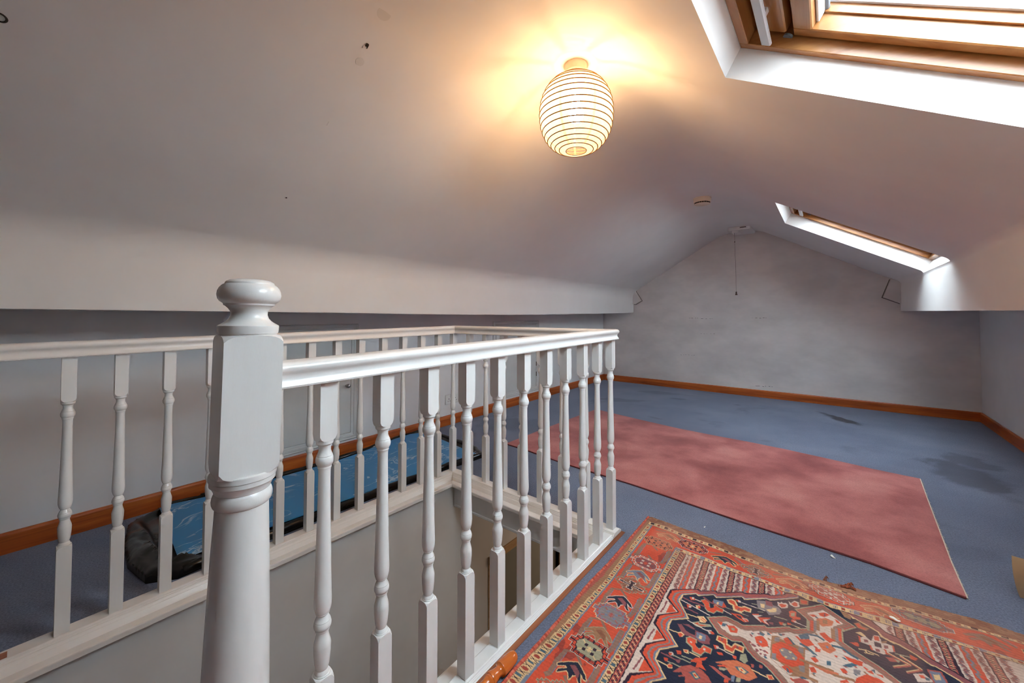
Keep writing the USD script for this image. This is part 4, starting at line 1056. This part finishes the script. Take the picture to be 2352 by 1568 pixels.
    put(red, 'R')
    put(red & (nz(90., 61) + nz(26., 62) * .5 > .36), 'Q')
    # its vine: broad brown-grey ribbons round every bird
    birds = [(115, 449, 'B', 'C'), (112, 619, 'N', 'I'), (113, 789, 'T', 'O'), (108, 945, 'N', 'C'), (112, 1120, 'T', 'O'), (112, 1290, 'N', 'I'), (112, 1460, 'B', 'C'), (112, 1630, 'N', 'I')]
    vine = []
    for bu, bv, _, _ in birds + [(112, 280, '', '')]:
        vine += [('L', 'V', 15, [bu - 52, bv - 8, bu - 48, bv + 44, bu - 54, bv + 52]), ('L', 'V', 13, [bu - 48, bv - 44, bu - 52, bv - 8]), ('L', 'V', 15, [bu + 54, bv - 52, bu + 58, bv + 8, bu + 50, bv + 44]),
                 ('L', 'V', 8, [bu - 48, bv - 46, bu - 20, bv - 58, bu + 10, bv - 30]), ('L', 'V', 8, [bu + 50, bv + 46, bu + 22, bv + 56, bu - 8, bv + 28]), ('L', 'B', 2.5, [bu - 42, bv - 40, bu - 42, bv + 40]), ('L', 'B', 2.5, [bu + 47, bv - 44, bu + 49, bv + 38])]
    tb = [(128, 118, 'U', 'C'), (362, 153, 'N', 'C'), (588, 163, 'U', 'C'), (829, 152, 'U', 'C'), (1075, 118, 'V', 'S')]
    for bu, bv, _, _ in tb:
        vine += [('L', 'V', 7, [bu - 60, bv - 22, bu - 20, bv - 34]), ('L', 'V', 7, [bu + 30, bv - 34, bu + 62, bv - 10]), ('L', 'B', 2.5, [bu + 34, bv - 42, bu + 66, bv - 14])]
    draw(vine, red)
    # blossoms: stepped lozenges with a knotted heart
    def lozenge(cu, cv, lu, lv, out, ring_, cell, core, dark_):
        sj, si, _ = fill([cu - lu - 8, cv - lv - 8, cu + lu + 8, cv - lv - 8, cu + lu + 8, cv + lv + 8, cu - lu - 8, cv + lv + 8], U, Vv)
        x, y = X[sj, si] - cu, (Y[sj, si] - cv) - .10 * (X[sj, si] - cu)
        qx, qy = np.round(x / 8.) * 8., np.round(y / 7.) * 7.
        f_ = np.maximum.reduce([np.abs(qx) / (lu * 1.0) + np.abs(qy) / (lv * 2.1), np.abs(qy) / (lv * .92), np.abs(qx) / (lu * .80)])
        tab = np.where((np.abs(y) < 9) & (np.abs(x) < lu), .95, 9.)
        f2 = np.minimum(f_, tab)
        ins = f2 <= 1.
        d = ndimage.distance_transform_edt(ins, sp_)
        outm = ndimage.distance_transform_edt(~ins, sp_)
        sub = col[sj, si]
        sub[(outm > 0) & (outm < 3.4)] = PAL[out]
        sub[ins] = PAL[dark_]
        cells = ins & (d > 2.6) & (d < 11) & ((np.abs(x) // 8 + np.abs(y) // 7) % 2 == 0)
        sub[ins & (d > 2.6) & (d < 11.)] = PAL[cell]
        sub[ins & (d > 2.6) & (d < 11.) & (np.minimum(np.abs(x) % 17, np.abs(y) % 15) < 2.6)] = PAL[dark_]
        sub[ins & (d >= 11) & (d < 13.5)] = PAL[dark_]
        hrt = ins & (d >= 13.5)
        sub[hrt] = PAL[core]
        sub[hrt & (np.abs(np.abs(x) - np.abs(y) * 1.6) < 3.2)] = PAL[ring_]
        sub[hrt & (np.abs(np.abs(x) - 14) < 5) & (np.abs(np.abs(y) - 9) < 5)] = PAL[dark_]
        sub[hrt & (np.abs(x) < 3) & (np.abs(y) < 10)] = PAL[ring_]
        col[sj, si] = sub

    def cross(cu, cv, s_=1.):
        sj, si, _ = fill([cu - 70, cv - 48, cu + 70, cv - 48, cu + 70, cv + 48, cu - 70, cv + 48], U, Vv)
        x, y = (X[sj, si] - cu) / s_, ((Y[sj, si] - cv) - .12 * (X[sj, si] - cu)) / s_
        qx, qy = np.round(x / 9.) * 9., np.round(y / 8.) * 8.
        ins = (np.abs(qx) / 66 + np.abs(qy) / 44) <= 1.05
        d = ndimage.distance_transform_edt(ins, sp_)
        sub = col[sj, si]
        sub[ins] = PAL['V']
        sub[ins & (d < 3.2)] = PAL['O']
        sub[ins & (d > 5) & (((qx // 9) + (qy // 8)) % 2 == 0)] = PAL['W']
        sub[ins & (d > 5) & ((np.abs(qx) > 34) | (np.abs(qy) > 18)) & (((qx // 9) + (qy // 8)) % 3 == 0)] = PAL['R']
        for wd_, c in ((4.6, 'I'), (2.2, 'K')):
            pad = wd_ - 2.2
            m = ((np.abs(y) < wd_) & (np.abs(x) < 46 + pad)) | ((np.abs(x) < 5 + pad) & (np.abs(y) < 19 + pad)) | ((np.abs(x) < 10 + pad) & (np.abs(np.abs(y) - 17) < 4 + pad)) | ((np.abs(np.abs(x) - 38) < 8 + pad) & (np.abs(y) < 3.4 + pad))
            sub[m] = PAL[c]
        col[sj, si] = sub
    B0 = np.array(RUG_BIRD, float).reshape(-1, 2)

    def bird(cu, cv, c, o, flip=False, sx=1., sy=1.):
        P_ = B0 * [sx, sy]
        if flip:
            P_ = P_ * [1, -1]
        ctr_ = P_.mean(0)
        for k_x, k_y in ((-3, 0), (3, 0), (0, -3), (0, 3), (-2, -2), (2, 2), (-2, 2), (2, -2)):
            poly(o, (P_ + [cu + k_x, cv + k_y]).ravel())
        poly(c, (P_ + [cu, cv]).ravel())
        body = 'M' if c in 'NB' else 'W'
        poly(body, ((P_[[1, 2, 3, 4, 9, 11]] - ctr_) * .62 + ctr_ + [cu - 2, cv - 2]).ravel())
    for cv_, a_ in ((364, ('I', 'R', 'R', 'M', 'I')), (694, ('C', 'S', 'S', 'G', 'B')), (1210, ('I', 'C', 'R', 'V', 'K')), (1545, ('C', 'S', 'S', 'G', 'B'))):
        lozenge(112, cv_, 66, 40, a_[0] if cv_ != 364 else 'K', a_[1], a_[2], a_[3], a_[4])
    lozenge(108, 194, 62, 38, 'C', 'S', 'U', 'U', 'K')
    lozenge(114, 856, 68, 44, 'I', 'C', 'R', 'O', 'K')
    cross(112, 519)
    cross(108, 1032)
    cross(112, 1380)
    for bu, bv, c, o in birds:
        bird(bu, bv, c, o)
    lozenge(234, 131, 62, 33, 'I', 'C', 'S', 'U', 'K')
    cross(472, 158, .86)
    lozenge(700, 154, 64, 32, 'K', 'I', 'R', 'S', 'I')
    lozenge(935, 122, 70, 30, 'I', 'O', 'S', 'O', 'E')
    lozenge(1215, 122, 66, 32, 'C', 'R', 'U', 'M', 'K')
    for bu, bv, c, o in tb:
        bird(bu, bv, c, o, sx=1.05, sy=.8)
    # the two cream guards
    def guard(mask, run, across, per, ph):
        put(mask, 'C')
        k = (run + ph) % per
        put(mask & (k < 11) & (np.abs(across - .5) < .33) & (np.abs(k - 5.5) / 5.5 + np.abs(across - .5) / .42 < 1.25), 'Q')
        a_, b_ = (k - 11) / (per - 11), across
        for lo_ in (.06, .36, .68):
            q = (a_ - lo_) / .26
            put(mask & (k >= 11) & (q > 0) & (q < 1) & (np.abs(np.abs(q - .5) - np.abs(b_ - .5) * .9) < .10) & (np.abs(b_ - .5) < .42), 'K')
        put(mask & (k >= 11) & (a_ > .40) & (a_ < .60) & (np.abs(b_ - .5) < .30), 'E')
    gi_side = (Xq > 183) & (Xq <= 202) & (Yq > t3)
    gi_top = (Yq > t3) & (Yq <= t4) & (Xq > 183)
    guard(gi_side, Y, (XM - 183) / 19., 60., 14.)
    put(gi_top, 'C')
    kt = (X + 20) % 44
    put(gi_top & (kt < 9) & (np.abs((YB_ - t3) / np.maximum(t4 - t3, 1) - .5) < .3), 'Q')
    put(gi_top & (kt > 20) & (kt < 36) & ((X % 5) < 2.4) & (np.abs((YB_ - t3) / np.maximum(t4 - t3, 1) - .5) < .28), 'G')
    put(gi_top & (((X + 8) % 96) < 15) & (np.abs((YB_ - t3) / np.maximum(t4 - t3, 1) - .5) < .36), 'B')
    put(((Yq > t3 - 3) & (Yq <= t3) & (Xq > 180)) | ((Xq > 178) & (Xq <= 183) & (Yq > t3 - 3)), 'B')
    put((Yq > t4) & (Yq < t4 + 3) & (Xq > 202), 'K')
    go_side = (Xq > L1) & (Xq <= L2) & (Yq > t1)
    guard(go_side, Y, (XM - L1) / 17., 51., 8.)
    put((Xq > L2) & (Xq <= L2 + 5.5) & (Yq > t2), 'B')
    go_top = (Yq > t1) & (Yq <= t2) & (Xq > L1)
    put(go_top, 'C')
    put(go_top & (((X + 34) % 64) < 15) & (np.abs((YB_ - t1) / np.maximum(t2 - t1, 1) - .45) < .34), 'K')
    put(go_top & (((X + 2) % 64) < 9) & (np.abs((YB_ - t1) / np.maximum(t2 - t1, 1) - .5) < .3), 'Q')
    put(go_top & (((X + 18) % 32) < 7) & ((X % 4) < 2) & (np.abs((YB_ - t1) / np.maximum(t2 - t1, 1) - .5) < .3), 'G')
    put((Yq > t2) & (Yq <= t2 + 3.5) & (Xq > L2), 'V')
    # plain brown outer selvedge and end web
    put((Xq <= L1) & (Yq > t1 - 30), 'T')
    put((Xq <= L1 - 12), 'S')
    put(Yq <= t1, 'W')
    put((Yq <= t1) & (nz(14., 71) > .1), 'T')
    # every knot a little different; worn, paler towards the end web
    shade = 1 + .16 * nz(2.2, 81)[..., None] + .16 * nz(5., 82)[..., None] + .22 * nz(60., 83)[..., None] + .05 * np.sign(np.sin(Y / 1.9))[..., None]
    wear = np.clip((nz(120., 84) + .12) * 1.2 + np.clip((X - 480) / 1200, 0, .3), 0, .42)[..., None] * np.clip(1.35 - Y / 420., 0, 1)[..., None]
    col = col * (1 - wear) + wear * np.array(lin(176, 128, 104))
    return np.clip(col * shade, 0, 1)


VV = np.concatenate([vs_f, vs_c])
C1 = weave(us, vs_f)
C2 = weave(us, vs_c)
COL = np.concatenate([C1, C2], 0)
U2, V2 = np.meshgrid(us / 1000, VV / 1000)
vt = np.interp(us, [0, 9, 157, 400, 515, 600, 654, 694, 760, 863, 960, 1074, 1176, 1360], [-9, -9, 7, 28, 56, 72, 80, 72, 58, 41, 26, 16, 18, 20]) / 1000
ulm = np.interp(VV, [0, 245, 445, 600, 810, 930, 1010, 1040, 1400, 2080], [0, -4, -7, -17, -16, -19, -22, -24, -15, 0]) / 1000
# the rows run from the real (wavering) edges, so the outline follows the photographed one
vrow = np.where(V2 < .045, vt[None, :] + (V2 / .045) * (.045 - vt[None, :]) if False else V2, V2)
keep_v = V2 >= np.minimum(vt[None, :], .2)
nzv = meshkit.fbm(np.stack([U2 * 3.2, V2 * 3.2, 0 * U2], -1), 3, 91)
Zr = .0072 + .007 * np.clip(nzv - .42, 0, 1) + .007 * np.exp(-(((U2 - .655) / .09) ** 2 + ((V2 - .165) / .06) ** 2))
ragged = .004 * (meshkit.noise(np.stack([us / 6., us * 0, us * 0], 1), 95) - .5) + .003 * (meshkit.noise(np.stack([us / 2.5, us * 0, us * 0], 1), 96) - .5)
Vc = np.maximum(V2, (vt + ragged)[None, :])
Uc = U2.copy()
Uc[:, 0] = ulm
Uc[:, 1:12] = ulm[:, None] + (U2[:, 11:12] - ulm[:, None]) * (np.arange(1, 12) / 11.)[None, :]
onedge = V2 < (vt + ragged)[None, :]
Zr = np.where(onedge, .0035, Zr)
Zr[:, 0] = .003
Zr[:, -1] = .001
Zr[-1, :] = .001
XY = A0 + Uc[..., None] * EU + Vc[..., None] * EV
nv_, nu_ = U2.shape
Pm = np.concatenate([XY, Zr[..., None]], -1).reshape(-1, 3)
idx = np.arange(nv_ * nu_).reshape(nv_, nu_)
live = ~(onedge[:-1, :-1] & onedge[1:, :-1] & onedge[:-1, 1:] & onedge[1:, 1:])
a, b, c, d = idx[:-1, :-1][live], idx[:-1, 1:][live], idx[1:, 1:][live], idx[1:, :-1][live]
Fm = np.concatenate([np.stack([a, d, c], 1), np.stack([a, c, b], 1)])
M_RUG = usdkit.material(stage, L + 'knotted_wool', {
    'at': ('attribute', {'attribute': 'wool'}),
    'tc': ('texture_coordinate', {}),
    'n2': ('noise_texture', {'scale': 260., 'detail': 2.0, 'roughness': .6}),
    'bp': ('bump', {'strength': .35, 'distance': .003}),
    'p': ('principled_bsdf', {'roughness': .92, 'specular_ior_level': .12, 'sheen_weight': .15, 'sheen_roughness': .5}),
}, [('at.color', 'p.base_color'), ('tc.object', 'n2.vector'), ('n2.fac', 'bp.height'), ('bp.normal', 'p.normal')], surface='p.BSDF')
pr = group_at('patterned_rug', label='old hand-knotted red, navy and cream patterned rug beside the railing', category='rug')
pp = name_at(pr, 'knotted_pile')
used = np.unique(Fm)
remap = np.full(len(Pm), -1)
remap[used] = np.arange(len(used))
gm = usdkit.mesh(stage, pp, (Pm[used], remap[Fm]), M_RUG, smooth=True)
UsdGeom.PrimvarsAPI(gm).CreatePrimvar('wool', Sdf.ValueTypeNames.Color3fArray, 'vertex').Set(Vt.Vec3fArray.FromNumpy(COL.reshape(-1, 3)[used].astype(np.float32)))
# overcast red side cord, brown loose warps and the torn curls at the end
M_CORDRED = usdkit.material(stage, L + 'overcast_cord', {
    'tc': ('texture_coordinate', {}),
    'mp': ('mapping', {'scale': (.2, 1, .2)}),
    'n': ('noise_texture', {'scale': 120., 'detail': 3., 'roughness': .6}),
    'r': ('rgb_ramp', {'ramp': [(.3, lin(150, 60, 48)), (.5, lin(196, 92, 74)), (.72, lin(214, 128, 104))]}),
    'bp': ('bump', {'strength': .6, 'distance': .004}),
    'p': ('principled_bsdf', {'roughness': .9, 'specular_ior_level': .1}),
}, [('tc.object', 'mp.vector'), ('mp.vector', 'n.vector'), ('n.fac', 'r.fac'), ('r.color', 'p.base_color'), ('n.fac', 'bp.height'), ('bp.normal', 'p.normal')], surface='p.BSDF')
M_WARP = paint('brown_warp_wool', lin(118, 72, 52), lin(150, 100, 74), rough=.95, scale=40.)
M_TORN = paint('torn_rusty_wool', lin(120, 56, 34), lin(156, 82, 52), rough=.95, scale=60.)
vq = np.linspace(.0, 2.06, 120)
uq = np.interp(vq * 1000, [0, 245, 445, 600, 810, 930, 1010, 1040, 1400, 2080], [0, -4, -7, -17, -16, -19, -22, -24, -15, 0]) / 1000
E1 = A0 + uq[:, None] * EU + vq[:, None] * EV
mesh_at('side_cord', tube(np.c_[E1, np.full(120, .0058)], .0058 + .0007 * np.sin(np.arange(120) * 2.1), 8), M_CORDRED, pr, smooth=True)
uq = np.linspace(0.005, 1.35, 160)
vq = np.interp(uq * 1000, us, vt)
E2 = A0 + uq[:, None] * EU + vq[:, None] * EV
edge_threads(E2[::-1], 900, .011, .0014, .006, 9, M_WARP, pr, 'loose_warps', lean=.6)


def curl(u0, v0, ln, wd, turn, hgt, seed):
    g = np.random.default_rng(seed)
    n = 14
    t = np.linspace(0, 1, n)
    o = A0 + u0 * EU + v0 * EV
    ca, sa_ = math.cos(turn), math.sin(turn)
    path = np.stack([o[0] + ln * t * ca, o[1] + ln * t * sa_, .007 + hgt * np.sin(t * 2.6) + .002 * g.normal(size=n)], 1)
    sd = np.array([-sa_, ca, 0])
    V, F = [], []
    for i in range(n):
        w__ = wd * (1 - .6 * t[i]) * (1 + .2 * g.normal())
        for q in (-1, 1):
            for zz__ in (0, .0016):
                V.append(path[i] + sd * q * w__ + [0, 0, zz__ + q * hgt * .3 * t[i]])
    for i in range(n - 1):
        b_ = 4 * i
        for p_, q_ in ((0, 1), (1, 3), (3, 2), (2, 0)):
            F += [(b_ + p_, b_ + q_, b_ + 4 + q_), (b_ + p_, b_ + 4 + q_, b_ + 4 + p_)]
    return trimesh.Trimesh(np.array(V), np.array(F), process=False)


mesh_at('torn_end', cat(curl(.682, .072, .022, .003, .9, .010, 1), curl(.690, .075, .018, .002, 1.6, .012, 2)), M_WARP, pr, smooth=True)
mesh_at('torn_end', cat(curl(.725, .078, .050, .006, .12, .009, 3), curl(.742, .070, .030, .004, .5, .013, 4)), M_TORN, pr, smooth=True)

# ------------------------------------------------------------------ blue marbled board in a black plastic tray beside the left wall
tray = [(-2.700, .600), (-2.665, .905), (-2.660, 1.36), (-2.690, 1.66), (-2.722, 1.93), (-2.724, 2.06), (-2.62, 2.125), (-2.45, 2.118), (-2.25, 2.095), (-2.04, 2.062), (-1.925, 2.000), (-1.935, 1.86), (-1.962, 1.70),
        (-1.972, 1.30), (-1.972, .90), (-1.972, .60), (-1.968, .46), (-1.960, .385), (-2.02, .305), (-2.20, .278), (-2.38, .288), (-2.575, .325), (-2.64, .39), (-2.715, .50)]
tp = sg.Polygon(tray)
tman = to_man(prism_z(list(tp.exterior.coords)[:-1], .0005, .005)).refine_to_length(.012)
tt_ = to_tm(tman)
v = np.asarray(tt_.vertices).copy()
ring_ = np.array(tp.exterior.segmentize(.02).coords)
from scipy.spatial import cKDTree
dd, _ = cKDTree(ring_).query(v[:, :2])
P3 = np.stack([v[:, 0], v[:, 1], 0 * v[:, 0]], 1)
hood = np.clip((.62 - v[:, 1]) / .20, 0, 1) * (1 - np.clip((v[:, 0] + 2.69) / .03, 0, 1) * np.clip((-2.03 - v[:, 0]) / .03, 0, 1) * np.clip((v[:, 1] - .352) / .03, 0, 1) * .9)
fold = np.clip(np.abs(meshkit.fbm(P3 * [6, 8, 1] + [3.3, 1.7, 0], 3, 31) - .5) * 3.0, 0, 1)
rim = np.exp(-((dd - .018) / .018) ** 2) * (.020 + .010 * meshkit.noise(P3 * [5, 5, 1], 33))
hz_ = rim * (1 - .5 * hood) + hood * (.012 + .050 * np.clip(dd / .09, 0, 1) * (.35 + .9 * (1 - fold)) * np.clip((v[:, 0] + 2.78) / .06, .3, 1)) + .003 * (meshkit.noise(P3 * 30, 35) - .5)
topm = v[:, 2] > .003
v[topm, 2] += np.maximum(hz_[topm], 0)
tt_.vertices = v
tr = group_at('black_plastic_tray', label='crumpled black plastic tray on the carpet along the left wall', category='tray')
mesh_at('crumpled_sheet', tt_, M_BLACK, tr, smooth=50)
rp = [(x, y) for x, y in tray[:18]]
rl = np.array(sg.LineString(rp).segmentize(.03).coords)
rn = meshkit.noise(np.stack([np.arange(len(rl)) * .45, 0 * rl[:, 0], 0 * rl[:, 0]], 1), 37)
cen = np.array(tp.centroid.coords[0])
inw = (cen - rl) / np.linalg.norm(cen - rl, axis=1)[:, None]
mesh_at('rolled_rim', tube(np.c_[rl + inw * .017, .019 + .005 * rn], .0140 + .005 * rn, 12), M_BLACK, tr, smooth=True)
hk = mesh_at('clip', cat(ring((-1.948, 1.945, .0415), .011, .0016, axis='x', n=28, k=6), ring((-1.952, 1.962, .036), .007, .0014, axis='z', n=24, k=6)), M_STEEL, tr, smooth=True)

BOARD = [(-2.063, .407), (-2.060, .60), (-2.045, .80), (-2.028, 1.10), (-2.020, 1.40), (-2.010, 1.70), (-1.985, 1.90), (-1.975, 1.985), (-2.14, 1.992), (-2.46, 2.026), (-2.60, 2.020), (-2.655, 2.000), (-2.682, 1.94), (-2.672, 1.80),
         (-2.640, 1.66), (-2.60, 1.45), (-2.588, 1.30), (-2.588, 1.10), (-2.596, .876), (-2.628, .61), (-2.655, .50), (-2.652, .445)]
bt_ = to_man(prism_z(BOARD, 0, .004)).refine_to_length(.05)
bt_ = to_tm(bt_)
v = np.asarray(bt_.vertices).copy()
v[:, 2] += .013 + np.interp(v[:, 0], [-2.70, -2.45, -2.0], [.021, .013, .006]) + .004 * (meshkit.noise(np.stack([v[:, 0] * 3, v[:, 1] * 3, 0 * v[:, 0]], 1), 41) - .5)
bt_.vertices = v
M_BOARD = usdkit.material(stage, L + 'blue_marbled_laminate', {
    'tc': ('texture_coordinate', {}),
    'mp': ('mapping', {'scale': (1.0, .55, 1), 'rotation': (0, 0, .5)}),
    'n': ('noise_texture', {'scale': 5.5, 'detail': 5., 'roughness': .55, 'distortion': 1.4}),
    's': ('math', {'math_type': 'subtract', 'value2': .5}),
    'a': ('math', {'math_type': 'absolute'}),
    'n3': ('noise_texture', {'scale': 4.0, 'detail': 2.}),
    'r3': ('rgb_ramp', {'ramp': [(.38, (0, 0, 0)), (.54, (1, 1, 1))]}),
    'r': ('rgb_ramp', {'ramp': [(0, (.95, .95, .95)), (.009, (.6, .6, .6)), (.02, (0, 0, 0))]}),
    'mm': ('mix', {'mix_type': 'multiply', 'fac': 1.}),
    'mx': ('mix', {'color1': lin(54, 138, 194), 'color2': lin(196, 216, 226)}),
    'p': ('principled_bsdf', {'roughness': .42, 'specular_ior_level': .4}),
}, [('tc.object', 'mp.vector'), ('mp.vector', 'n.vector'), ('n.fac', 's.value1'), ('s.value', 'a.value1'), ('a.value', 'r.fac'), ('tc.object', 'n3.vector'), ('n3.fac', 'r3.fac'),
    ('r.color', 'mm.color1'), ('r3.color', 'mm.color2'), ('mm.color', 'mx.fac'), ('mx.color', 'p.base_color')], surface='p.BSDF')
mesh_at('blue_board', bt_, M_BOARD, smooth=20, label='thin blue marble-patterned board lying in the black plastic tray', category='board')
mesh_at('trim_5', rbox(-1.950, -1.900, .95, 1.70, -.012, .004, .001), M_STRIP, kind='structure', label='thin bare brown timber strip outside the far base rail', category='timber strip')

# ------------------------------------------------------------------ turned wooden stick on the floor, curled card, scraps
ST = [(0, .004), (.0015, .0105), (.006, .0140), (.014, .0162), (.030, .0182), (.052, .0192), (.060, .0194), (.0615, .0190), (.064, .0150), (.068, .0128), (.074, .0126), (.082, .0140), (.090, .0160), (.094, .0172), (.0955, .0176), (.099, .0180), (.102, .0172),
      (.103, .0160), (.106, .0172), (.109, .0172), (.112, .0150), (.118, .0128), (.13, .0122), (.20, .0135), (.27, .0150), (.30, .0155), (.302, .0165), (.306, .0165), (.308, .0140), (.318, .0128), (.330, .0150), (.345, .0182), (.352, .0185), (.358, .0170), (.362, .004)]
stt = lathe([(z, r) for z, r in ST], 40)
v = np.asarray(stt.vertices)
stt = trimesh.Trimesh(np.stack([v[:, 0], -v[:, 2], v[:, 1]], 1), stt.faces, process=False)
stt.fix_normals()
tw = group_at('turned_stick', (-.7300, .893, .0196), (0, 0, -2.0), label='orange varnished turned wooden spindle end lying against the base rail', category='wooden stick')
mesh_at('turned_wood', stt, M_STICK, tw, smooth=35)


def curled(base, top, hgt, thick=.0016, n=26):
    """A sheet that lies on the floor and rolls up along one side: base and top are its two side curves (x, y, z)."""
    a_, b_ = np.array(base, float), np.array(top, float)
    t = np.linspace(0, 1, n)
    ia = np.stack([np.interp(t, np.linspace(0, 1, len(a_)), a_[:, k]) for k in range(3)], 1)
    ib = np.stack([np.interp(t, np.linspace(0, 1, len(b_)), b_[:, k]) for k in range(3)], 1)
    tang = np.gradient(ia, axis=0)
    nrm = np.cross(tang, ib - ia)
    nrm /= np.linalg.norm(nrm, axis=1)[:, None]
    V, F = np.concatenate([ia, ib, ib + nrm * thick, ia + nrm * thick]), []
    for i in range(n - 1):
        for k in range(4):
            l_ = (k + 1) % 4
            F += [(k * n + i, l_ * n + i, l_ * n + i + 1), (k * n + i, l_ * n + i + 1, k * n + i + 1)]
    for i in (0, n - 1):
        q = [k * n + i for k in range(4)]
        F += [(q[0], q[1], q[2]), (q[0], q[2], q[3])]
    m = trimesh.Trimesh(V, np.array(F), process=False)
    m.fix_normals()
    return m


def standing(xl, zl, x1, z1, y_of, thick, n=22, m_=14):
    """A sheet of card standing on the floor: xl(t) is its curled left edge from the floor (t = 0) to the top (t = 1)."""
    V, F = [], []
    for side in (0, 1):
        for i in range(m_ + 1):
            t = i / m_
            for j in range(n + 1):
                q = j / n
                x = xl(t) + (x1 - xl(t)) * q
                z = zl * t + (z1 - zl) * t * q
                V.append((x, y_of(x, t) + side * thick, .0006 + z))
    k = (m_ + 1) * (n + 1)
    ix = lambda s_, i, j: s_ * k + i * (n + 1) + j
    for i in range(m_):
        for j in range(n):
            F += [(ix(0, i, j), ix(0, i, j + 1), ix(0, i + 1, j + 1)), (ix(0, i, j), ix(0, i + 1, j + 1), ix(0, i + 1, j)),
                  (ix(1, i, j), ix(1, i + 1, j + 1), ix(1, i, j + 1)), (ix(1, i, j), ix(1, i + 1, j), ix(1, i + 1, j + 1))]
    for i in range(m_):
        for j in (0, n):
            F += [(ix(0, i, j), ix(0, i + 1, j), ix(1, i + 1, j)), (ix(0, i, j), ix(1, i + 1, j), ix(1, i, j))]
    for j in range(n):
        for i in (0, m_):
            F += [(ix(0, i, j), ix(1, i, j), ix(1, i, j + 1)), (ix(0, i, j), ix(1, i, j + 1), ix(0, i, j + 1))]
    m = trimesh.Trimesh(np.array(V), np.array(F), process=False)
    m.fix_normals()
    return m


pk = group_at('brown_card', (0, 0, 0), label='curled brown card with white paper, half out of frame on the right', category='card')
mesh_at('brown_sheet', standing(lambda t: .496 + .023 * (1 - t) ** 2.2, .151, .86, .120, lambda x, t: 2.17 + .55 * (x - .50) ** 2 + .03 * (1 - t) ** 2 - .02, .0016), M_CARD, pk, smooth=40)
mesh_at('white_sheet', standing(lambda t: .527 + .02 * (1 - t) ** 2, .128, .83, .112, lambda x, t: 2.158 + .55 * (x - .50) ** 2 + .03 * (1 - t) ** 2 - .02, .0012), M_PAPER, pk, smooth=40)

sc = np.random.default_rng(17)
for k, (x, y, z, s_, lb) in enumerate([(-.002, 2.066, .0008, .013, 'larger white paper scrap on the blue carpet just below the red rug edge'),
                                      (.155, 1.748, .0150, .016, 'torn white paper scrap lying on the patterned rug'),
                                      (-1.478, 2.177, .0008, .008, 'tiny pale crumb on the blue carpet behind the railing'),
                                      (-.474, 1.985, .0008, .007, 'tiny white fleck on the blue carpet between the two rugs')]):
    a_ = np.sort(sc.uniform(0, 2 * math.pi, 7))
    r_ = s_ * sc.uniform(.5, 1.0, 7)
    poly_ = np.stack([r_ * np.cos(a_) * 1.3, r_ * np.sin(a_) * .7], 1)
    m = to_tm(m3.Manifold.extrude(m3.CrossSection([poly_], m3.FillRule.NonZero), .0012).refine_to_length(.006))
    v = np.asarray(m.vertices).copy()
    v[:, 2] += .002 * (1 + np.sin(v[:, 0] * 260))
    m.vertices = v
    g = group_at('paper_scrap', (x, y, z), (0, 0, float(sc.uniform(0, 180))), label=lb, category='paper scrap')
    mesh_at('torn_paper', m, M_PAPER, g, smooth=False)
